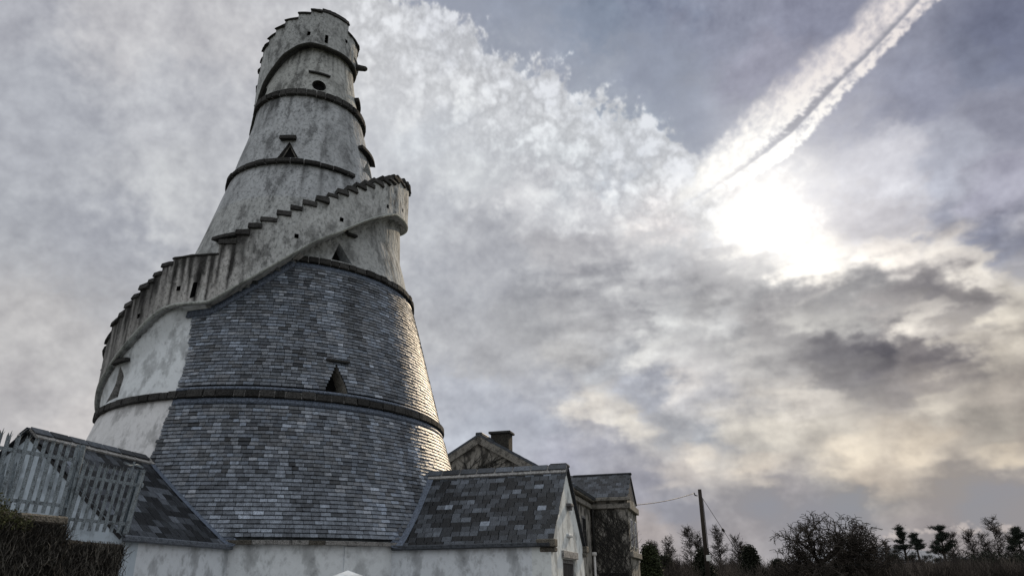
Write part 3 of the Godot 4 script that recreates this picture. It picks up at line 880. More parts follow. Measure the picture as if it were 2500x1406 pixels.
# ---------------------------------------------------------------- the two wings
# z runs out from the barn along the ridge, the gable stands at z = 0; side is the slope that faces the camera
func wing(called: String, label: String, foot: Vector3, outward: Vector3, half: float, eave: float, ridge: float, side: float, tones: Array, door: bool) -> Node3D:
	var turn := atan2(outward.x, outward.z)
	var o := thing(called, label, "outbuilding", foot, turn)
	var world := func(p: Vector3): return foot + p.rotated(Vector3.UP, turn)
	var back := -6.2
	var m: Material = mats.limewash
	# side walls
	for s in [-1.0, 1.0]:
		var st := flat_new()
		st.set_color(Color(0.97, 0.98, 1.0))
		for i in 8:
			bx(st, Vector3(s * (half - 0.2), eave * 0.5, lerpf(back, -0.45, (i + 0.5) / 8.0)), Vector3(0.4, eave, (-0.45 - back) / 8.0))
		obj("wall", st, m, o)
	# gable wall with its openings
	var holes := []
	if door:
		holes.append(shape([[-0.75, -0.1], [0.75, -0.1], [0.75, 2.42], [-0.75, 2.42]]))
		holes.append(shape([[-0.17, 3.02], [0.2, 3.02], [0.2, 4.12], [-0.17, 4.12]]))
	var st2 := flat_new()
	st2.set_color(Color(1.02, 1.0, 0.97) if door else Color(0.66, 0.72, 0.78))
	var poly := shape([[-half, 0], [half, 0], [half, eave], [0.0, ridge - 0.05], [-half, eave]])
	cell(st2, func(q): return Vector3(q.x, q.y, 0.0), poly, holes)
	for i in 5:
		var c := [[-half, 0.0], [half, 0.0], [half, eave], [0.0, ridge - 0.05], [-half, eave]]
		var a = c[i]; var b = c[(i + 1) % 5]
		quad(st2, Vector3(b[0], b[1], 0), Vector3(a[0], a[1], 0), Vector3(a[0], a[1], -0.45), Vector3(b[0], b[1], -0.45))
	for hole in holes:
		for i in hole.size():
			var a: Vector2 = hole[i]; var b: Vector2 = hole[(i + 1) % hole.size()]
			var d: float = -0.15 if hole == holes[0] else -0.1
			quad(st2, Vector3(a.x, a.y, 0), Vector3(a.x, a.y, d), Vector3(b.x, b.y, d), Vector3(b.x, b.y, 0))
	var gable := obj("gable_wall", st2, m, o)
	if door:
		var dr := flat_new()
		bx(dr, Vector3(0, 1.2, -0.14), Vector3(1.36, 2.4, 0.05), 0.006)
		var leaf := obj("door", dr, mats.door_paint, o)
		for k in 7:
			var pl := flat_new()
			bx(pl, Vector3(-0.57 + k * 0.19, 1.18, -0.105), Vector3(0.182, 2.3, 0.022), 0.005)
			obj("plank", pl, mats.door_paint, leaf)
		var fr := flat_new()
		for s in [-1.0, 1.0]: bx(fr, Vector3(s * 0.71, 1.2, -0.1), Vector3(0.08, 2.42, 0.1), 0.008)
		bx(fr, Vector3(0, 2.37, -0.1), Vector3(1.34, 0.09, 0.1), 0.008)
		obj("frame", fr, mats.weathered_board, leaf)
		var li := flat_new()
		li.set_color(Color(1.0, 0.98, 0.95))
		bx(li, Vector3(0, 2.52, 0.0), Vector3(1.75, 0.17, 0.12), 0.012)
		obj("lintel", li, mats.mortar, o)
		var nb := flat_new()
		nb.set_color(Color.WHITE)
		bx(nb, Vector3(0.015, 3.57, -0.13), Vector3(0.42, 1.14, 0.06))
		obj("niche_back", nb, mats.limewash, o)
		var si := flat_new()
		si.set_color(Color.WHITE)
		bx(si, Vector3(0.015, 2.98, 0.0), Vector3(0.5, 0.07, 0.14), 0.015)
		obj("niche_sill", si, mats.limewash, o)
		var br := flat_new()
		bx(br, Vector3(0.02, 3.72, -0.02), Vector3(0.34, 0.07, 0.3), 0.01)
		bx(br, Vector3(0.02, 3.66, 0.02), Vector3(0.1, 0.14, 0.2), 0.01)
		obj("bracket", br, mats.weathered_board, o)
		for s in [-1.0, 1.0]:
			var kn := flat_new()
			bx(kn, Vector3(s * (half - 0.02), eave - 0.02, -0.1), Vector3(0.3, 0.17, 0.44), 0.02)
			bx(kn, Vector3(s * (half - 0.1), eave - 0.16, -0.08), Vector3(0.26, 0.1, 0.36), 0.02)
			obj("kneeler", kn, mats.coping, o)
	# roof: boards, slates row by row, ridge
	var rise := ridge - eave
	var len := sqrt(half * half + rise * rise)
	var over := 0.14
	var mesh := slate_mesh()
	for s in [-1.0, 1.0]:
		var up := Vector3(-s * half, rise, 0).normalized()
		var nor := Vector3(s * rise, half, 0).normalized()
		var basis := Basis(Vector3(0, 0, -s), up, nor)
		var deck := flat_new()
		box(deck, Transform3D(basis, Vector3(s * half * 0.5, eave + rise * 0.5, (back + 0.03) * 0.5) - nor * 0.05), Vector3(-back + 0.0, len, 0.06))
		obj("roof_deck", deck, mats.slate_0, o)  # near-black deck puts the row shadow lines into the slate gaps
		if s != side: 
			# far slope, seen only edge on: whole rows of slates
			var sl := flat_new()
			var rows := 15
			for k in rows:
				var y := -over + (len + over) * (k + 0.5) / rows
				box(sl, Transform3D(basis.rotated(Vector3(0, 0, -s), 0.03), Vector3(s * half, eave, back * 0.5 + 0.03) + up * y + nor * 0.035), Vector3(-back + 0.08, (len + over) / rows * 1.4, 0.014))
			obj("slate_rows", sl, mats.slate_2, o)
			continue
		var rows := 17 if door else 15
		var ex := (len + over - 0.06) / rows
		for k in rows:
			var y := -over + ex * (k + 0.75)
			var z := 0.06 + rng.randf_range(-0.012, 0.012)
			var first := true
			while z > back:
				var w := rng.randf_range(0.19, 0.27) * (1.0 if door else 1.12)
				if first and k % 2: w *= 0.6
				first = false
				var mid := z - w * 0.5
				z -= w
				var p := Vector3(s * half, eave, mid) + up * y + nor * 0.03
				if tower_gap(world.call(p - up * ex * 0.2)) < 0.05: break
				var tilt := basis.rotated(basis.x, 0.07 + rng.randf_range(-0.012, 0.02)).rotated(basis.z, rng.randf_range(-0.012, 0.012))
				var b := Basis(tilt.x * (w - rng.randf_range(0.01, 0.02)), tilt.y * ex * 0.92, tilt.z * rng.randf_range(0.014, 0.022))
				var patchy := wob.get_noise_2d(mid * 70.0 + half * 900.0, y * 110.0) * 4.4 + 1.6 + rng.randfn(0.0, 0.9) - (0.0 if door else 0.5)
				var idx: int = clampi(int(patchy), 0, 6) if rng.randf() < 0.93 else tones[rng.randi() % tones.size()]
				inst("slate", mesh, mats["slate_%d" % idx], o, Transform3D(b, p))
		# gutter board at the eave
		var gu := flat_new()
		var g0 := 0.02
		var reach := 0.0
		while reach < 6.0 and tower_gap(world.call(Vector3(s * (half + 0.07), 2.8, -reach))) > -0.05: reach += 0.05
		bx(gu, Vector3(s * (half + 0.07), eave - 0.05, g0 - reach * 0.5), Vector3(0.12, 0.11, reach), 0.02)
		obj("gutter", gu, mats.slate_4 if not door else mats.slate_2, o)
		# flashing where the slope meets the barn
		var fl := flat_new()
		var prev := []
		for k in 25:
			var y := lerpf(-over, len, k / 24.0)
			var lo := back; var hi := 0.0
			for it in 24:
				var mid := (lo + hi) * 0.5
				if tower_gap(world.call(Vector3(s * half, eave, mid) + up * y + nor * 0.05)) > 0.0: hi = mid
				else: lo = mid
			var p := Vector3(s * half, eave, hi) + up * y
			var now := [p + nor * 0.055 + Vector3(0, 0, 0.2), p + nor * 0.075 + Vector3(0, 0, 0.02), p + nor * 0.2 + Vector3(0, 0, -0.04)]
			if k:
				for e in 2:
					if s < 0: quad(fl, prev[e], prev[e + 1], now[e + 1], now[e])
					else: quad(fl, prev[e + 1], prev[e], now[e], now[e + 1])
			prev = now
		obj("lead_flashing", fl, mats.lead, o)
	# ridge: pale mortar bedding, dark tiles on it
	var bed := flat_new()
	for s in [-1.0, 1.0]:
		var up := Vector3(-s * half, rise, 0).normalized()
		var nor := Vector3(s * rise, half, 0).normalized()
		box(bed, Transform3D(Basis(Vector3(0, 0, -s), up, nor), Vector3(0, ridge, back * 0.5 + 0.02) - up * 0.13 + nor * 0.055), Vector3(-back + 0.04, 0.28, 0.05))
	obj("ridge_bedding", bed, mats.mortar, o)
	var z := 0.06
	while z > back:
		var w := rng.randf_range(0.44, 0.52)
		var rt := flat_new()
		for s in [-1.0, 1.0]:
			var up := Vector3(-s * half, rise, 0).normalized()
			var nor := Vector3(s * rise, half, 0).normalized()
			box(rt, Transform3D(Basis(Vector3(0, 0, -s), up, nor), Vector3(0, ridge + 0.03, z - w * 0.5) - up * 0.09 + nor * 0.08), Vector3(w - 0.035, 0.2, 0.022), 0.006)
		if tower_gap(world.call(Vector3(0, ridge, z - w))) < -0.2: break
		obj("ridge_tile", rt, mats["slate_%d" % rng.randi_range(1, 4)], o)
		z -= w
	return o

# ---------------------------------------------------------------- farmhouse behind
func farmhouse() -> void:
	var ang := deg_to_rad(15.0)
	# z runs back along the main ridge, x to the right; the gable stands at z = 0
	var o := thing("farmhouse", "derelict two-storey farmhouse with creeper-stained walls and a projecting slated wing", "house", Vector3(-1.54, 0, -33.0), PI - ang)
	# local +z must run away from the camera: use turned axes below
	var P := func(x: float, y: float, z: float): return Vector3(-x, y, z)
	var half := 3.95; var eave := 5.75; var ridge := 8.0; var deep := 11.0
	var st := flat_new()
	var poly := shape([[-half, 0], [half, 0], [half, eave], [0, ridge], [-half, eave]])
	var ids := Geometry2D.triangulate_polygon(poly)
	for i in range(0, ids.size(), 3):
		var a := poly[ids[i]]; var b := poly[ids[i + 1]]; var c := poly[ids[i + 2]]
		tri(st, P.call(a.x, a.y, 0), P.call(c.x, c.y, 0), P.call(b.x, b.y, 0))
	obj("gable_wall", st, mats.house_render, o)
	for s in [-1.0, 1.0]:
		st = flat_new()
		bx(st, P.call(s * (half - 0.15), eave * 0.5, deep * 0.5), Vector3(0.3, eave, deep - 0.02))
		obj("wall", st, mats.house_render, o)
		st = flat_new()
		var rise := ridge - eave
		var len := sqrt(half * half + rise * rise) + 0.35
		var up: Vector3 = P.call(-s * half, rise, 0).normalized()
		var nor: Vector3 = P.call(s * rise, half, 0).normalized()
		var bs := Basis(up.cross(nor), up, nor)
		box(st, Transform3D(bs, P.call(s * half * 0.5, eave + rise * 0.5, deep * 0.5 - 0.02) - up * 0.15 + nor * 0.06), Vector3(deep + 0.24, len, 0.1))
		var rf := obj("roof", st, mats.slate_3, o)
		st = flat_new()
		for k in 26:
			for q in 40:
				if rng.randf() < 0.04: continue
				box(st, Transform3D(bs.rotated(bs.x, 0.03), P.call(s * half, eave, 0.14 + (deep - 0.2) * (q + 0.5 * (k % 2)) / 40.0) + up * (-0.3 + len * (k + 0.5) / 26.0) + nor * 0.13), Vector3(deep / 40.0 - 0.01, len / 26.0 * 1.3, 0.02))
		stuff(obj("roof_slates", st, mats.slate_4, rf))
		# bargeboard on the gable
		st = flat_new()
		box(st, Transform3D(bs, P.call(s * half * 0.5, eave + rise * 0.5, -0.09) - up * 0.12 - nor * 0.12), Vector3(0.1, len, 0.3))
		obj("bargeboard", st, mats.house_trim, o)
	st = flat_new()
	bx(st, P.call(0, ridge + 0.12, deep * 0.5), Vector3(0.3, 0.16, deep + 0.2), 0.03)
	obj("ridge_capping", st, mats.slate_2, o)
	for c in [[0.38, 2.3, 6.9, 8.5, 0.95], [2.7, 4.5, 6.0, 7.2, 0.72]]:
		st = flat_new()
		bx(st, P.call(c[0], (c[2] + c[3]) * 0.5, c[1]), Vector3(c[4] * 0.92, c[3] - c[2], 0.7), 0.02)
		var ch := obj("chimney", st, mats.rubble, o)
		st = flat_new()
		bx(st, P.call(c[0], c[3] + 0.05, c[1]), Vector3(c[4] * 1.12, 0.11, 0.86), 0.02)
		obj("chimney_cap", st, mats.dark_stone, ch)
	# cornice under the right eave
	st = flat_new()
	bx(st, P.call(half + 0.12, eave - 0.12, 2.6), Vector3(0.26, 0.2, 5.3), 0.02)
	bx(st, P.call(half + 0.05, eave - 0.42, 2.6), Vector3(0.14, 0.22, 5.3), 0.02)
	obj("cornice", st, mats.house_trim, o)
	# projecting wing on the right
	var wz := 5.25; var wl := 1.8; var wd := 3.7; var wr := 6.95
	st = flat_new()
	bx(st, P.call(half + wl * 0.5, eave * 0.5, wz + wd * 0.5), Vector3(wl, eave, wd))
	obj("wing_wall", st, mats.house_render, o)
	st = flat_new()
	tri(st, P.call(half + wl, eave, wz), P.call(half + wl, wr, wz + wd * 0.5), P.call(half + wl, eave, wz + wd))
	obj("wing_gable", st, mats.slate_1, o)
	for s in [-1.0, 1.0]:
		var rise := wr - eave
		var hd := wd * 0.5
		var len := sqrt(hd * hd + rise * rise) + 0.2
		var up: Vector3 = P.call(0, rise, -s * hd).normalized()
		var nor: Vector3 = P.call(0, hd, s * rise).normalized()
		var bs := Basis(up.cross(nor), up, nor)
		st = flat_new()
		box(st, Transform3D(bs, P.call(half + wl * 0.5 - 0.9, eave + rise * 0.5, wz + hd + s * hd * 0.5) - up * 0.08 + nor * 0.05), Vector3(wl + 1.9, len, 0.09))
		var rf := obj("wing_roof", st, mats.slate_1, o)
		if s < 0.0:
			for k in 9:
				for q in 13:
					var sl := flat_new()
					box(sl, Transform3D(bs.rotated(bs.x, 0.03), P.call(half - 1.75 + (wl + 1.85) * (q + 0.5 * (k % 2)) / 13.0, eave, wz) + up * (-0.14 + len * (k + 0.5) / 9.0) + nor * 0.11), Vector3((wl + 1.85) / 13.0 - 0.015, len / 9.0 * 1.3, 0.02))
					obj("slate", sl, mats["slate_%d" % [0, 1, 1, 1, 2, 2, 3][rng.randi() % 7]], rf)
	st = flat_new()
	bx(st, P.call(half + wl * 0.5 - 0.5, wr + 0.1, wz + wd * 0.5), Vector3(wl + 1.2, 0.12, 0.25), 0.03)
	obj("ridge_capping", st, mats.slate_1, o)
	st = flat_new()
	bx(st, P.call(half + wl * 0.5 + 0.03, eave - 0.1, wz - 0.12), Vector3(wl + 0.3, 0.16, 0.26), 0.02)
	bx(st, P.call(half + wl * 0.5 + 0.03, eave - 0.42, wz - 0.06), Vector3(wl + 0.2, 0.22, 0.14), 0.02)
	bx(st, P.call(half + wl + 0.06, eave - 0.42, wz + wd * 0.5), Vector3(0.16, 0.3, wd + 0.1), 0.02)
	obj("cornice", st, mats.house_trim, o)
	st = flat_new()
	bx(st, P.call(half + wl + 0.06, eave - 2.6, wz + wd * 0.5), Vector3(0.16, 0.26, wd + 0.1), 0.02)
	obj("sill_band", st, mats.house_trim, o)
	for c in [[wz + 1.0], [wz + 2.6]]:
		st = flat_new()
		bx(st, P.call(half + wl + 0.005, eave - 1.6, c[0]), Vector3(0.05, 1.3, 0.75), 0.01)
		var w := obj("window", st, mats.white_paint, o)
		for s in [-1.0, 1.0]:
			st = flat_new()
			bx(st, P.call(half + wl + 0.02, eave - 1.6 + s * 0.31, c[0]), Vector3(0.06, 0.55, 0.6))
			obj("pane", st, mats.glass, w)
	# a boarded first-floor window in the recess and a long slot in the wing front
	st = flat_new()
	bx(st, P.call(half + 0.005, eave - 1.75, 3.2), Vector3(0.06, 1.5, 1.0), 0.01)
	var w2 := obj("window", st, mats.weathered_board, o)
	st = flat_new()
	bx(st, P.call(half + 0.02, eave - 1.75, 3.2), Vector3(0.06, 1.3, 0.8))
	obj("pane", st, mats.glass, w2)
	st = flat_new()
	bx(st, P.call(half + 0.95, eave - 3.55, wz), Vector3(1.3, 0.32, 0.05), 0.01)
	var w3 := obj("window", st, mats.void, o)
	st = flat_new()
	bx(st, P.call(half + 0.95, eave - 3.76, wz - 0.03), Vector3(1.45, 0.08, 0.14), 0.01)
	obj("sill", st, mats.house_trim, w3)
	st = st_new()
	tube(st, [P.call(half + 0.12, eave - 0.5, wz - 0.12), P.call(half + 0.12, 3.2, wz - 0.12)], [0.055, 0.055], 8)
	obj("drainpipe", st, mats.wire, o)
	st = st_new()
	tube(st, [P.call(half + 0.12, 3.2, wz - 0.12), P.call(half + 0.12, 0.6, wz - 0.12), P.call(half + 0.3, 0.3, wz - 0.3)], [0.06, 0.06, 0.06], 8)
	bx(st, P.call(half + 0.12, 3.2, wz - 0.12), Vector3(0.2, 0.16, 0.2), 0.02)
	var lowp := obj("drainpipe", st, mats.white_paint, o)
	lowp.set_meta("label", "white lower length of drainpipe")
	# bare creepers on gable and wing
	var where := []; var tints := []
	var stem := stem_mesh()
	for i in 620:
		var x := rng.randf_range(-3.2, 3.4)
		var top := eave + (ridge - eave) * (1.0 - absf(x) / half) - 0.35
		var y := rng.randf_range(4.6, 7.6)
		if y + 0.75 > top: continue
		where.append(Transform3D(Basis(Vector3(0, 0, 1), rng.randfn(0.5, 0.4)).scaled(Vector3(1.6, rng.randf_range(0.4, 0.9), 1.6)), P.call(x, y, -0.03)))
		tints.append(tone(rng.randf_range(0.25, 0.6)))
	for i in 420:
		var x := half + rng.randf_range(0.1, wl)
		where.append(Transform3D(Basis(Vector3(0, 0, 1), rng.randfn(0.0, 0.35)).scaled(Vector3(1.4, rng.randf_range(0.4, 0.9), 1.4)), P.call(x, rng.randf_range(0.5, 5.0) - (x - half) * 0.3, wz - 0.03)))
		tints.append(tone(rng.randf_range(0.25, 0.6)))
	var cr := many("creeper", stem, mats.dry_stem, where, tints, self)
	cr.transform = o.transform
	tag(cr, "bare dark creeper spread over the farmhouse gable and wing front", "creeper", "", "stuff")

func stem_mesh() -> ArrayMesh:
	var st := flat_new()
	st.set_color(Color.WHITE)
	tube(st, [Vector3(0, 0, 0), Vector3(0.03, 0.35, 0.012), Vector3(-0.01, 0.7, 0.0), Vector3(0.05, 1.0, 0.02)], [0.012, 0.01, 0.008, 0.004], 3, false)
	tube(st, [Vector3(0.03, 0.35, 0.012), Vector3(0.14, 0.6, 0.02), Vector3(0.16, 0.8, 0.0)], [0.008, 0.006, 0.003], 3, false)
	tube(st, [Vector3(-0.01, 0.7, 0.0), Vector3(-0.12, 0.86, 0.02)], [0.006, 0.003], 3, false)
	return finish(st)

# ---------------------------------------------------------------- fence and garden wall
func pale_mesh(height: float) -> ArrayMesh:
	var st := flat_new()
	var xs := [-0.034, -0.011, 0.011, 0.034]
	var zs := [0.0, 0.02, 0.02, 0.0]
	var tip := [0.05, 0.085, 0.05]
	for k in 3:
		for back in [false, true]:
			var d := -0.003 if back else 0.0
			var a := Vector3(xs[k], 0, zs[k] + d); var b := Vector3(xs[k + 1], 0, zs[k + 1] + d)
			var a1 := a + Vector3(0, height, 0); var b1 := b + Vector3(0, height, 0)
			var lean := Vector3((k - 1) * 0.014, 0, 0.012)
			var c := (a1 + b1) * 0.5 + Vector3(0, tip[k], 0) + lean
			if back:
				quad(st, b, a, a1, b1); tri(st, b1, a1, c)
			else:
				quad(st, a, b, b1, a1); tri(st, a1, b1, c)
	for k in [0, 3]:
		var a := Vector3(xs[k], 0, zs[k]); var s := 1.0 if k else -1.0
		var q := [a, a + Vector3(0, 0, -0.003), a + Vector3(0, height, -0.003), a + Vector3(0, height, 0)]
		if s > 0: quad(st, q[0], q[1], q[2], q[3])
		else: quad(st, q[3], q[2], q[1], q[0])
	return finish(st)

func fence(label: String, at: Vector3, turn: float, lean: float, pales: Array, height: float, posts: Array, shift := 0.0) -> Node3D:
	var o := thing("palisade_fence", label, "fence", at, turn, "")
	o.rotation = Vector3(0, turn, 0)
	o.basis = Basis(Vector3.UP, turn) * Basis(Vector3.RIGHT, lean)
	var mesh := pale_mesh(height - 0.085)
	for s in pales:
		inst("pale", mesh, mats.galvanised, o, Transform3D(Basis(Vector3.FORWARD, rng.randfn(0.0, 0.008)), Vector3(s, rng.randf_range(-0.008, 0.008), 0.03)))
	var s0: float = pales[0] - 0.06; var s1: float = pales[-1] + 0.06
	for y in [0.14, height - 0.26]:
		var st := flat_new()
		bx(st, Vector3((s0 + s1) * 0.5, y, 0.02), Vector3(s1 - s0, 0.05, 0.006))
		bx(st, Vector3((s0 + s1) * 0.5, y - 0.022, -0.004), Vector3(s1 - s0, 0.006, 0.046))
		obj("rail", st, mats.galvanised, o)
	for s in posts:
		var st := flat_new()
		var ph := height + 0.02
		bx(st, Vector3(s, ph * 0.5 - 0.03, -0.03), Vector3(0.07, ph, 0.006))
		bx(st, Vector3(s, ph * 0.5 - 0.03, -0.075), Vector3(0.006, ph - 0.01, 0.084))
		bx(st, Vector3(s, ph * 0.5 - 0.03, -0.12), Vector3(0.07, ph, 0.006))
		var po := obj("post", st, mats.galvanised, o)
		st = flat_new()
		bx(st, Vector3(s, height - 0.26, 0.01), Vector3(0.05, 0.07, 0.03), 0.004)
		obj("bracket", st, mats.galvanised, po)
	return o

func garden_wall(turn: float, foot: Vector3) -> void:
	# x runs along the wall away from the camera, its face is at z = 0.12
	var o := thing("garden_wall", "old rubble wall overgrown with dry stems, stepped down under the galvanised fences", "wall", foot, turn)
	for seg in [[-5.0, -1.08, 2.7, 0.16], [-1.08, 0.06, 2.5, 0.1]]:
		var st := st_new()
		var n := int((seg[1] - seg[0]) / 0.08); var m := int(seg[2] / 0.08)
		var f := func(x: float, y: float):
			return Vector3(x, y, seg[3] + 0.075 * wob.get_noise_3d(x * 90.0, y * 90.0, 5.0) + 0.03 * wob.get_noise_3d(x * 260.0, y * 260.0, 9.0))
		for i in n:
			for j in m:
				var x0: float = seg[0] + (seg[1] - seg[0]) * i / n; var x1: float = seg[0] + (seg[1] - seg[0]) * (i + 1) / n
				var y0: float = seg[2] * j / m; var y1: float = seg[2] * (j + 1) / m
				quad(st, f.call(x0, y0), f.call(x1, y0), f.call(x1, y1), f.call(x0, y1))
		for i in n:
			var x0: float = seg[0] + (seg[1] - seg[0]) * i / n; var x1: float = seg[0] + (seg[1] - seg[0]) * (i + 1) / n
			var a: Vector3 = f.call(x0, seg[2]); var b: Vector3 = f.call(x1, seg[2])
			var ka := 0.05 * wob.get_noise_2d(x0 * 90.0, 77.0); var kb := 0.05 * wob.get_noise_2d(x1 * 90.0, 77.0)
			quad(st, a, b, Vector3(x1, seg[2] + kb + 0.02, -0.1), Vector3(x0, seg[2] + ka + 0.02, -0.1))
			quad(st, Vector3(x0, seg[2] + ka + 0.02, -0.1), Vector3(x1, seg[2] + kb + 0.02, -0.1), Vector3(x1, seg[2] - 0.1, -0.32), Vector3(x0, seg[2] - 0.1, -0.32))
			quad(st, Vector3(x1, 0, -0.32), Vector3(x0, 0, -0.32), Vector3(x0, seg[2] - 0.1, -0.32), Vector3(x1, seg[2] - 0.1, -0.32))
		for j in m:
			var y0: float = seg[2] * j / m; var y1: float = seg[2] * (j + 1) / m
			quad(st, f.call(seg[1], y0), Vector3(seg[1], y0, -0.32), Vector3(seg[1], y1 - (0.1 if j == m - 1 else 0.0), -0.32), f.call(seg[1], y1))
		obj("wall", st, mats.rubble, o)
	for c in [[-5.0, -3.9], [-3.87, -2.75], [-2.72, -1.9], [-1.88, -1.1]]:
		var st := flat_new()
		box(st, Transform3D(Basis(Vector3(0, 0, 1), rng.randfn(0.0, 0.012)), Vector3((c[0] + c[1]) * 0.5, 2.77, -0.05)), Vector3(c[1] - c[0], 0.12, 0.56), 0.025)
		obj("coping_stone", st, mats.coping, o)
	# dry stems hanging over the face
	var stem := stem_mesh()
	var where := []; var tints := []
	for i in 5200:
		var x := rng.randf_range(-4.4, 0.05)
		var low := x > -1.08
		var top := 2.5 if low else 2.72
		var y := top - pow(rng.randf(), 1.0) * 1.6
		var face := (0.1 if low else 0.16) + rng.randf_range(-0.01, 0.09)
		var flip := rng.randf() < 0.5
		var b := Basis(Vector3(0, 0, 1), rng.randfn(0.0, 0.28) + (PI if flip else 0.0)) * Basis(Vector3.UP, rng.randf() * TAU)
		var len := rng.randf_range(0.12, 0.42)
		if not flip and y + len > top + 0.03: y = top + 0.03 - len
		where.append(Transform3D(b.scaled_local(Vector3(0.7, len, 0.7)), Vector3(x, y, face)))
		tints.append(Color(1.0, 0.97, 0.92) * (pow(rng.randf(), 3.0) * 2.0 + 0.18))
	var iv := many("dry_creeper", stem, mats.dry_stem, where, tints)
	iv.position = foot; iv.rotation.y = turn
	tag(iv, "tangle of dry brown creeper stems hanging down the garden wall face", "creeper", "", "stuff")
	# leafy ivy over the coping at the left
	where = []; tints = []
	for i in 420:
		var x := rng.randf_range(-3.6, -1.75)
		var k := smoothstep(-1.72, -2.3, x)
		where.append(Transform3D(Basis(Vector3(rng.randf(), rng.randf(), rng.randf()).normalized(), rng.randf() * TAU).scaled(Vector3.ONE * rng.randf_range(0.14, 0.3)), Vector3(x, 2.78 + rng.randfn(0.0, 0.09) * k - (1.0 - k) * 0.1, 0.16 + rng.randfn(0.0, 0.09))))
		tints.append(Color(1.5, 1.35, 0.9) * rng.randf_range(0.5, 1.9))
	var lv := many("ivy", leaf_clump(41, 26, 0.5, 0.12), mats.leaf, where, tints)
	lv.position = foot; lv.rotation.y = turn
	tag(lv, "brownish ivy heaped on top of the garden wall below the fence", "ivy", "", "stuff")

# ---------------------------------------------------------------- plants
func leaf_clump(sd: int, n: int, rad: float, size: float) -> ArrayMesh:
	var r := RandomNumberGenerator.new()
	r.seed = sd
	var st := flat_new()
	for i in n:
		var d := Vector3(r.randfn(), r.randfn(), r.randfn()).normalized() * rad * pow(r.randf(), 0.45)
		var b := Basis(Vector3(r.randfn(), r.randfn(), r.randfn()).normalized(), r.randf() * TAU)
		st.set_color(tone(r.randf_range(0.6, 1.4)))
		var s := size * r.randf_range(0.7, 1.3)
		quad(st, d + b * Vector3(-s * 0.5, 0, 0), d + b * Vector3(0, -s * 0.3, s * 0.1), d + b * Vector3(s * 0.6, 0, 0), d + b * Vector3(0, s * 0.35, s * 0.08))
	return finish(st)

func needle_clump(sd: int) -> ArrayMesh:
	var r := RandomNumberGenerator.new()
	r.seed = sd
	var st := flat_new()
	for i in 46:
		var d := (Vector3(r.randfn(), absf(r.randfn()) * 0.7 + 0.1, r.randfn())).normalized()
		var s := d.cross(Vector3(r.randfn(), r.randfn(), r.randfn())).normalized() * 0.022
		var root := Vector3(r.randfn(), r.randfn() * 0.5, r.randfn()) * 0.16
		st.set_color(tone(r.randf_range(0.6, 1.4)))
		tri(st, root - s, root + s, root + d * r.randf_range(0.3, 0.55))
	return finish(st)

func twig_clump(sd: int, n: int) -> ArrayMesh:
	var r := RandomNumberGenerator.new()
	r.seed = sd
	var st := flat_new()
	st.set_color(Color.WHITE)
	for i in n:
		var a := r.randf() * TAU
		var sp := r.randf_range(0.05, 0.5)
		var base := Vector3(r.randfn() * 0.14, 0, r.randfn() * 0.14)
		var tip := base + Vector3(cos(a) * sp, r.randf_range(0.55, 1.0), sin(a) * sp)
		var mid := base.lerp(tip, 0.5) + Vector3(r.randfn(), 0.4, r.randfn()) * 0.06
		tube(st, [base, mid, tip], [0.013, 0.009, 0.003], 3, false)
		for k in 4:
			var f := r.randf_range(0.35, 0.95)
			var p := base.lerp(tip, f)
			var q := p + Vector3(r.randfn() * 0.16, r.randf_range(0.02, 0.22), r.randfn() * 0.16)
			tube(st, [p, q], [0.006, 0.002], 3, false)
	return finish(st)

# limb that bends, forks and ends in twigs
func limb(thick: SurfaceTool, thin: SurfaceTool, r: RandomNumberGenerator, p: Vector3, d: Vector3, len: float, rad: float, depth: int, k: Dictionary) -> void:
	var pts := [p]; var rads := [rad]
	var n := 4
	var dir := d
	for i in n:
		dir = (dir + Vector3(r.randfn(), r.randfn() * 0.8, r.randfn()) * k.twist + Vector3.UP * k.lift).normalized()
		if p.y > k.top - 0.13 * (p.x * p.x + p.z * p.z): dir = (dir + Vector3(dir.x, -0.35, dir.z)).normalized()
		p += dir * len / n
		pts.append(p)
		rads.append(maxf(lerpf(rad, rad * k.taper, float(i + 1) / n), k.least))
	tube(thick if depth > k.fine else thin, pts, rads, 6 if depth > k.fine else 3, false)
	if depth <= 0: return
	var kids: int = k.kids + (1 if r.randf() < k.more else 0)
	for i in kids:
		var side := Vector3(r.randfn(), r.randfn() * 0.6, r.randfn())
		side = (side - dir * side.dot(dir)).normalized()
		var nd: Vector3 = (dir * (1.0 - k.spread) + side * k.spread).normalized()
		var at: int = n if i == 0 else r.randi_range(3 if depth >= 4 else 1, n)
		limb(thick, thin, r, pts[at], nd, len * r.randf_range(k.shrink - 0.1, k.shrink + 0.1), rads[at] * (0.85 if i == 0 else 0.68), depth - 1, k)
	# side twigs
	if depth <= k.fine + 1:
		for i in k.twigs:
			var at := r.randi_range(1, n)
			var td := (dir * 0.4 + Vector3(r.randfn(), r.randfn() + 0.2, r.randfn())).normalized()
			var l: float = len * r.randf_range(0.25, 0.6)
			var e: Vector3 = pts[at] + td * l
			tube(thin, [pts[at], pts[at].lerp(e, 0.5) + Vector3(r.randfn(), r.randfn(), r.randfn()) * l * 0.08, e], [0.016, 0.012, 0.008], 3, false)

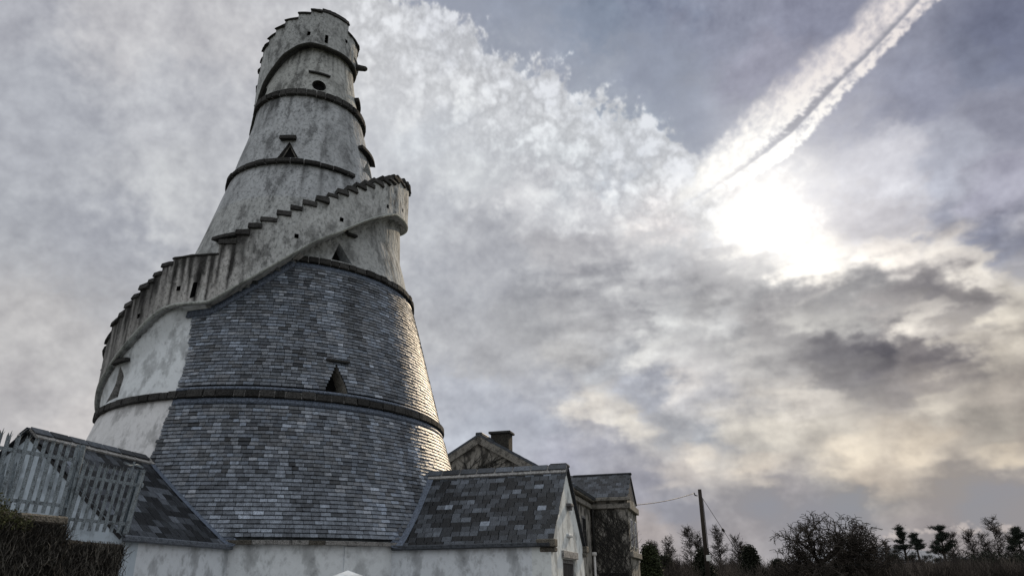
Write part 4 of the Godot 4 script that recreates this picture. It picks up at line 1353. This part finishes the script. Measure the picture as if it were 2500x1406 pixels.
func bare_tree(called: String, label: String, at: Vector3, sd: int, k: Dictionary, trunk: Array, group := "") -> Node3D:
	var o := thing(called, label, "tree", at, 0.0, group)
	var r := RandomNumberGenerator.new()
	r.seed = sd
	var tk := st_new(); var th := flat_new(); var bo := st_new()
	tk.set_color(Color.WHITE); th.set_color(Color.WHITE); bo.set_color(Color.WHITE)
	tube(tk, trunk[0], trunk[1], 8)
	var heads: Array = trunk[2]
	for h in heads:
		limb(bo, th, r, h[0], h[1].normalized(), h[2], h[3], h[4], k)
	obj("trunk", tk, mats.bark, o)
	obj("branches", bo, mats.bark, o)
	obj("twigs", th, mats.twig, o)
	return o

# slim tree: one leader, short rising side shoots
func slim_tree(label: String, at: Vector3, height: float, sd: int, wide: float) -> void:
	var o := thing("bare_sapling", label, "tree", at, 0.0, "slim bare trees in the hedgerow")
	var r := RandomNumberGenerator.new()
	r.seed = sd
	var tk := st_new(); var th := flat_new()
	tk.set_color(Color.WHITE); th.set_color(Color.WHITE)
	var pts := []; var rads := []
	var p := Vector3.ZERO
	for i in 12:
		pts.append(p); rads.append(lerpf(0.09, 0.012, i / 11.0))
		p += Vector3(r.randfn() * 0.05, height / 11.0, r.randfn() * 0.05)
	tube(tk, pts, rads, 6, false)
	for i in 95:
		var f := r.randf_range(0.2, 1.0)
		var x := f * 11.0
		var j := mini(int(x), 10)
		var q: Vector3 = pts[j].lerp(pts[j + 1], x - j)
		var a := r.randf() * TAU
		var l := wide * (1.15 - f) * r.randf_range(0.5, 1.1) + 0.25
		var e := q + Vector3(cos(a) * l, l * r.randf_range(0.5, 1.0), sin(a) * l)
		var m := q.lerp(e, 0.5) + Vector3(0, -l * 0.07, 0)
		tube(th, [q, m, e], [0.022, 0.015, 0.006], 3, false)
		for t in 9:
			var g := r.randf_range(0.25, 1.0)
			var s := q.lerp(e, g)
			var u := s + Vector3(r.randfn() * 0.22, r.randf_range(-0.05, 0.4), r.randfn() * 0.22)
			tube(th, [s, u], [0.014, 0.008], 3, false)
			tube(th, [s.lerp(u, 0.6), s.lerp(u, 0.6) + Vector3(r.randfn() * 0.12, r.randf_range(-0.05, 0.16), r.randfn() * 0.12)], [0.011, 0.006], 3, false)
	obj("trunk", tk, mats.bark, o)
	obj("twigs", th, mats.twig, o)

func pine(label: String, at: Vector3, height: float, sd: int, wide: float, clump: ArrayMesh) -> void:
	var o := thing("pine_tree", label, "tree", at, 0.0, "dark pines on the right")
	var r := RandomNumberGenerator.new()
	r.seed = sd
	var tk := st_new(); var br := flat_new()
	tk.set_color(Color.WHITE); br.set_color(Color.WHITE)
	var lean := r.randfn() * 0.03
	tube(tk, [Vector3.ZERO, Vector3(lean * height * 0.5, height * 0.5, 0), Vector3(lean * height, height * 0.97, 0)], [0.2, 0.13, 0.03], 7)
	var where := []; var tints := []
	for i in 26:
		var f := pow(r.randf(), 0.8) * 0.78 + 0.21
		var a := r.randf() * TAU
		var l := wide * (1.0 - f * 0.9) * r.randf_range(0.35, 1.2)
		var q := Vector3(lean * height * f, height * f, 0)
		var e := q + Vector3(cos(a) * l, l * r.randf_range(0.25, 1.0), sin(a) * l)
		tube(br, [q, q.lerp(e, 0.5) - Vector3(0, 0.05, 0), e], [0.04, 0.03, 0.012], 4, false)
		for t in 7:
			var s := q.lerp(e, r.randf_range(0.62, 1.05)) + Vector3(r.randfn(), r.randfn() * 0.6, r.randfn()) * 0.13
			where.append(Transform3D(Basis(Vector3.UP, r.randf() * TAU).scaled(Vector3.ONE * r.randf_range(0.4, 0.8)), s))
			tints.append(tone(r.randf_range(0.6, 1.5)))
	for i in 12:
		var f := 0.86 + 0.012 * i
		where.append(Transform3D(Basis(Vector3.UP, r.randf() * TAU).scaled(Vector3.ONE * (0.75 - 0.04 * i)), Vector3(lean * height * f + r.randfn() * 0.07, height * f, r.randfn() * 0.07)))
		tints.append(tone(r.randf_range(0.6, 1.5)))
	obj("trunk", tk, mats.bark, o)
	obj("branches", br, mats.bark, o)
	many("needles", clump, mats.needle, where, tints, o)

func leafy_bush(label: String, at: Vector3, size: Vector3, n: int, clump: ArrayMesh, tint: Color) -> void:
	var o := thing("ivy_clad_shrub", label, "shrub", at, 0.0, "dark evergreen shrubs in the hedgerow")
	var st := st_new()
	st.set_color(Color.WHITE)
	tube(st, [Vector3.ZERO, Vector3(0.1, size.y * 0.5, 0), Vector3(-0.05, size.y * 0.85, 0.05)], [0.14, 0.1, 0.03], 6)
	obj("stem", st, mats.bark, o)
	var where := []; var tints := []
	for i in n:
		var y := pow(rng.randf(), 0.8)
		var a := rng.randf() * TAU
		var rr := sqrt(rng.randf()) * (0.55 + 0.45 * sin(y * PI)) * (1.0 - 0.55 * y * y) * (0.8 + 0.35 * wob.get_noise_2d(a * 30.0, y * 60.0 + at.x))
		where.append(Transform3D(Basis(Vector3(rng.randfn(), rng.randfn(), rng.randfn()).normalized(), rng.randf() * TAU).scaled(Vector3.ONE * rng.randf_range(0.7, 1.3)), Vector3(cos(a) * rr * size.x, y * size.y, sin(a) * rr * size.z)))
		tints.append(tint * rng.randf_range(0.5, 1.5))
	many("leaves", clump, mats.leaf, where, tints, o)

# ---------------------------------------------------------------- the whole
func _ready() -> void:
	rng.seed = 5
	wob = fnl(3, 0.02, 4, 0.55)
	drip = fnl(4, 0.25, 2, 0.5)
	var cam := Camera3D.new()
	cam.name = "camera"
	cam.fov = 42.5
	cam.near = 0.05
	cam.far = 8000.0
	cam.position = Vector3(0, EYE, 0)
	cam.basis = Basis(Vector3.RIGHT, deg_to_rad(22.0)) * Basis(Vector3.BACK, deg_to_rad(-0.7))
	add_child(cam)
	cam.current = true
	var env := Environment.new()
	env.background_mode = Environment.BG_SKY
	var sky := Sky.new()
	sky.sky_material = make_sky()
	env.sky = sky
	env.tonemap_mode = Environment.TONE_MAPPER_LINEAR
	env.tonemap_exposure = 1.0
	env.sdfgi_enabled = true
	env.ssao_enabled = true
	env.ssil_enabled = true
	var we := WorldEnvironment.new()
	we.name = "world_environment"
	we.environment = env
	add_child(we)
	var sun := DirectionalLight3D.new()
	sun.name = "sun"
	sun.light_energy = 0.9
	sun.light_color = Color(1.0, 0.91, 0.78)
	sun.light_angular_distance = 2.0
	sun.shadow_enabled = true
	var saz := deg_to_rad(22.0); var sel := deg_to_rad(25.5)
	sun.basis = Basis.looking_at(-Vector3(sin(saz) * cos(sel), sin(sel), -cos(saz) * cos(sel)), Vector3.UP)
	add_child(sun)

	make_materials()
	# the setting
	var g := st_new()
	for i in 24:
		for j in 24:
			var f := func(a, b): return Vector3((a - 12) * abs(a - 12) * 42.0, -0.002, (b - 12) * abs(b - 12) * 42.0)
			quad(g, f.call(i, j + 1), f.call(i + 1, j + 1), f.call(i + 1, j), f.call(i, j))
	obj("ground", g, mats.turf).set_meta("kind", "structure")
	var yd := st_new()
	for i in 20:
		for j in 20:
			var f := func(a, b): return Vector3(-34.0 + a * 2.4, 0.004, 4.0 - b * 1.9)
			quad(yd, f.call(i, j), f.call(i + 1, j), f.call(i + 1, j + 1), f.call(i, j + 1))
	obj("bounce_yard", yd, mats.bounce_gravel).set_meta("kind", "structure")
	var hl := st_new()
	for i in 40:
		var f := func(k: int, back: float):
			var x := lerpf(300.0, 2600.0, k / 40.0)
			var h := (20.0 + 98.0 * exp(-pow((x - 1330.0) / 420.0, 2.0)) + 30.0 * exp(-pow((x - 1900.0) / 500.0, 2.0)) + wob.get_noise_1d(x * 0.3) * 8.0)
			return Vector3(x, h if back > 0.5 else -2.0, -2500.0 - back * 500.0)
		quad(hl, f.call(i, 0.0), f.call(i + 1, 0.0), f.call(i + 1, 1.0), f.call(i, 1.0))
	obj("hills", hl, mats.hazed_hill).set_meta("kind", "structure")

	barn()
	var A := Vector3(0.81, 0, -17.7)
	wing("right_outbuilding", "low limewashed outbuilding with blue slate roof and gable door, right of the barn", A + Vector3(0.273, 0, -0.962) * 1.95, Vector3(0.962, 0, 0.273), 1.95, 2.74, 4.65, -1.0, [1, 0, 2, 1, 3, 2, 1, 4, 3, 5, 6, 7], true)
	wing("left_outbuilding", "low limewashed outbuilding with mossy dark slate roof, left of the barn behind the fence", Vector3(-9.3, 0, -14.16), Vector3(-0.2, 0, 0.98), 2.44, 2.72, 4.65, 1.0, [0, 1, 0, 0, 2, 1, 3, 5, 6, 4], false)
	farmhouse()

	# fences: x along the fence away from the camera
	var turn := deg_to_rad(90.0 - 20.0)
	var foot := Vector3(-6.369, 0, -12.4)
	var ps := []
	for k in 16: ps.append(-3.02 + k * 0.136)
	fence("galvanised palisade fence with spiked tops, taller left stretch on the coping", foot + Vector3(0, 2.86, 0), turn, 0.08, ps, 1.06, [-3.0, -0.97])
	ps = []
	for k in 9: ps.append(-0.96 + k * 0.136)
	var f2 := fence("leaning galvanised palisade fence, lower right stretch in front of the slate roof", foot + Vector3(0, 2.68, 0), turn, 0.15, ps, 1.02, [0.22])
	var sb := flat_new()
	bx(sb, Vector3(0.0, 0.98, -0.06), Vector3(0.025, 0.26, 0.025))
	for k in 9:
		var a := (k - 4) * 0.12
		box(sb, Transform3D(Basis(Vector3(0, 0, 1), a * 0.4) * Basis(Vector3.UP, a), Vector3(0.0, 1.06, -0.06)), Vector3(0.4 - absf(k - 4) * 0.02, 0.008, 0.012))
	obj("spike_fan", sb, mats.galvanised, f2)
	ps = []
	for k in 14: ps.append(-1.8 + k * 0.136)
	fence("lower galvanised palisade fence seen behind the taller stretch", foot + Vector3(-0.5, 2.62, 0.1) + Vector3(-sin(deg_to_rad(20.0)), 0, cos(deg_to_rad(20.0))) * 1.3, deg_to_rad(8.0), 0.06, ps, 1.0, [-1.9])
	garden_wall(turn, foot)

	# pointed cap of a gate pillar in the foreground
	var pil := thing("gate_pillar", "pale pointed cap of a gate pillar below the barn", "pillar", Vector3(-1.93, 0, -9.1), deg_to_rad(24.0))
	var pc := flat_new()
	var c0 := [Vector3(-0.34, 1.86, 0.34), Vector3(0.34, 1.86, 0.34), Vector3(0.34, 1.86, -0.34), Vector3(-0.34, 1.86, -0.34)]
	for i in 4:
		tri(pc, c0[i], c0[(i + 1) % 4], Vector3(0, 2.0, 0))
		var lo0: Vector3 = c0[i] - Vector3(0, 0.08, 0); var lo1: Vector3 = c0[(i + 1) % 4] - Vector3(0, 0.08, 0)
		quad(pc, lo0, lo1, c0[(i + 1) % 4], c0[i])
	quad(pc, c0[3] - Vector3(0, 0.08, 0), c0[2] - Vector3(0, 0.08, 0), c0[1] - Vector3(0, 0.08, 0), c0[0] - Vector3(0, 0.08, 0))
	pc.set_color(Color.WHITE)
	obj("cap", pc, mats.limewash, pil)
	var sh := flat_new()
	sh.set_color(Color.WHITE)
	bx(sh, Vector3(0, 0.89, 0), Vector3(0.54, 1.78, 0.54), 0.02)
	obj("shaft", sh, mats.limewash, pil)

	# utility pole, its wires
	var up := thing("utility_pole", "dark wooden utility pole with white box, right of the farmhouse", "pole", Vector3(12.12, 0, -50.0))
	var st := st_new()
	tube(st, [Vector3.ZERO, Vector3(0.02, 4, 0), Vector3(0.03, 7.6, 0)], [0.16, 0.14, 0.115], 10)
	obj("pole", st, mats.creosote, up)
	st = flat_new()
	bx(st, Vector3(0.1, 3.36, 0.14), Vector3(0.26, 0.36, 0.14), 0.02)
	obj("meter_box", st, mats.white_paint, up)
	st = st_new()
	tube(st, [Vector3(-0.14, 7.2, 0), Vector3(-0.3, 7.22, 0), Vector3(-0.36, 7.4, 0)], [0.03, 0.05, 0.03], 6)
	obj("insulator", st, mats.creosote, up)
	st = st_new()
	tube(st, [Vector3(0.16, 7.0, 0.06), Vector3(0.18, 3.4, 0.1)], [0.022, 0.022], 5)
	obj("cable", st, mats.wire, up)
	var pts := []; var rd := []
	var w0 := Vector3(11.78, 7.36, -50.0); var w1 := Vector3(5.95, 5.7, -40.3)
	for i in 15:
		var f := i / 14.0
		pts.append(w0.lerp(w1, f) - Vector3(0, 0.55 * f * (1.0 - f), 0)); rd.append(0.02)
	st = st_new()
	tube(st, pts, rd, 5)
	tag(obj("overhead_wire", st, mats.wire), "sagging black wire from the pole top to the farmhouse wing", "wire")
	var guy := thing("guy_wire", "taut stay wire slanting from the pole top to the ground", "wire", Vector3(12.2, 0, -50.0))
	st = st_new()
	tube(st, [Vector3(0.05, 7.1, 0), Vector3(4.0, 0.0, 0)], [0.016, 0.016], 5)
	obj("strand", st, mats.wire, guy)
	st = st_new()
	var gi := Vector3(0.05, 7.1, 0).lerp(Vector3(4.0, 0, 0), 0.29)
	var gd := Vector3(3.95, -7.1, 0).normalized()
	tube(st, [gi - gd * 0.14, gi - gd * 0.06, gi + gd * 0.06, gi + gd * 0.14], [0.03, 0.08, 0.08, 0.03], 8)
	obj("insulator", st, mats.wire, guy)
	var fp := thing("wire_post", "thin dark post carrying a faint wire by the dark hedge", "pole", Vector3(28.6, 0, -48.0))
	st = st_new()
	tube(st, [Vector3.ZERO, Vector3(0, 3.2, 0)], [0.05, 0.04], 7)
	obj("post", st, mats.bark, fp)
	st = st_new()
	tube(st, [Vector3(18.6, 2.7, -49.0), Vector3(28.6, 3.15, -48.0), Vector3(36.0, 3.5, -47.0)], [0.011, 0.011, 0.011], 5)
	tag(obj("field_wire", st, mats.wire), "faint wire strung low across the hedge on the right", "wire")

	plants()

func plants() -> void:
	# the spreading bare tree
	var k := {"twist": 0.17, "lift": 0.03, "top": 7.2, "taper": 0.72, "kids": 3, "more": 0.3, "spread": 0.58, "shrink": 0.71, "fine": 2, "twigs": 2, "least": 0.018}
	var heads := []
	for i in 9:
		var a := i * 2.4
		var up := [0.8, 1.4, 2.6][i % 3] as float
		heads.append([Vector3(0.08, 1.35 + 0.12 * (i % 4), 0), Vector3(cos(a), up, sin(a)), 2.05 + 0.2 * (i % 3), 0.19 - 0.01 * (i % 3), 5])
	bare_tree("spreading_tree", "wide spreading bare tree with a domed crown of crooked twigs", Vector3(20.6, 0, -52.0), 9, k,
		[[Vector3(0, 0, 0), Vector3(0.05, 0.8, 0), Vector3(0.1, 1.75, 0)], [0.36, 0.29, 0.25], heads]).scale = Vector3.ONE * 0.87
	# slim bare trees
	var s := [
		["slim bare tree just right of the farmhouse", 11.6, 66.0, 4.9, 0.9], ["slim bare tree second from the farmhouse, left of the pole", 13.75, 70.0, 5.5, 1.0],
		["tallest slim bare tree left of the utility pole", 15.6, 70.0, 6.3, 1.15], ["slim bare tree directly behind the utility pole", 17.0, 72.0, 5.8, 0.9],
		["slim bare tree just right of the utility pole", 18.3, 70.0, 6.3, 1.2], ["slim bare tree behind the stay wire", 19.2, 68.0, 5.5, 1.0],
		["short bare tree under the stay wire's lower end", 19.9, 69.0, 5.0, 0.9],
		["slim bare tree right beside the spreading tree", 34.5, 75.0, 5.8, 1.1], ["short bare tree between spreading tree and pines", 36.6, 78.0, 5.3, 1.0],
		["bare tree just right of the pines", 40.3, 72.0, 5.7, 1.1], ["bare tree second right of the pines", 43.0, 74.0, 6.1, 1.1],
		["bare tree left of the tallest bare tree on the right", 41.9, 70.0, 5.5, 1.0], ["tallest bare tree far right beside the little clouds", 43.1, 70.0, 6.9, 1.5],
		["bare tree at the far right edge of the hedge", 44.3, 70.0, 5.3, 1.1]]
	for i in s.size():
		slim_tree(s[i][0], Vector3(s[i][1], 0, -s[i][2]), s[i][3], 100 + i * 7, s[i][4])
	var nc := needle_clump(61)
	pine("leftmost dark pine, leaning top beside the distant hill", Vector3(34.9, 0, -70.0), 6.3, 71, 2.0, nc)
	pine("dark bushy pine in the middle of the three left pines", Vector3(38.0, 0, -74.0), 6.0, 72, 1.7, nc)
	pine("broadest dark pine, third from the left", Vector3(35.9, 0, -66.0), 6.1, 73, 2.3, nc)
	pine("dark pine at the far right edge of the view", Vector3(42.3, 0, -66.0), 5.9, 74, 2.1, nc)
	var lc := leaf_clump(42, 40, 0.34, 0.1)
	leafy_bush("dark green ivy-clad shrub against the farmhouse corner", Vector3(7.5, 0, -44.0), Vector3(0.8, 3.7, 0.8), 420, lc, Color(1.2, 1.3, 0.9))
	leafy_bush("dark rounded shrub left of the utility pole", Vector3(9.8, 0, -52.0), Vector3(1.2, 3.4, 1.0), 380, lc, Color(0.8, 0.8, 0.7))
	leafy_bush("dark shrub right behind the utility pole foot", Vector3(13.1, 0, -55.0), Vector3(1.1, 3.9, 1.0), 420, lc, Color(0.7, 0.7, 0.65))
	leafy_bush("dark shrub between pole and spreading tree", Vector3(17.3, 0, -58.0), Vector3(1.3, 4.2, 1.1), 460, lc, Color(0.65, 0.65, 0.6))
	leafy_bush("low dark shrub beneath the left of the spreading tree", Vector3(20.6, 0, -62.0), Vector3(1.3, 3.4, 1.1), 380, lc, Color(0.6, 0.6, 0.6))
	leafy_bush("dark shrub left of the leftmost pine", Vector3(31.6, 0, -66.0), Vector3(1.4, 3.8, 1.2), 420, lc, Color(0.6, 0.6, 0.6))
	# hedgerow thicket: more twigs than one could count
	var where := []; var tints := []
	for i in 5200:
		var x := rng.randf_range(8.0, 54.0)
		var z := -rng.randf_range(56.0, 74.0) - maxf(0.0, (x - 40.0) * 0.1)
		if x < 11.0: z = -rng.randf_range(46.0, 70.0)
		var h := rng.randf_range(2.3, 3.6) * (0.85 + 0.3 * wob.get_noise_2d(x * 14.0, z * 6.0)) * (1.0 + 0.12 * float(z < -66.0))
		var w := rng.randf_range(1.2, 2.0)
		where.append(Transform3D(Basis(Vector3.UP, rng.randf() * TAU).scaled(Vector3(w, h * 1.12, w)), Vector3(x, -0.05, z)))
		tints.append(tone(rng.randf_range(0.5, 1.2) if rng.randf() < 0.6 else rng.randf_range(1.5, 4.0)))
	tag(many("undergrowth", twig_clump(51, 26), mats.twig, where, tints), "thicket of bare dark twigs along the foot of the hedgerow", "undergrowth", "", "stuff")
	where = []; tints = []
	for i in 2600:
		var x := rng.randf_range(28.0, 56.0)
		var z := -rng.randf_range(64.0, 76.0)
		var top := 2.4 + 1.3 * smoothstep(34.0, 40.0, x) + 0.6 * wob.get_noise_2d(x * 10.0, 4.0)
		where.append(Transform3D(Basis(Vector3.UP, rng.randf() * TAU).scaled(Vector3.ONE * rng.randf_range(1.0, 1.9)), Vector3(x, rng.randf() * top, z)))
		tints.append(tone(rng.randf_range(0.5, 1.2)))
	tag(many("hedge", lc, mats.leaf, where, tints), "dense dark evergreen hedge mass at the far right", "hedge", "", "stuff")
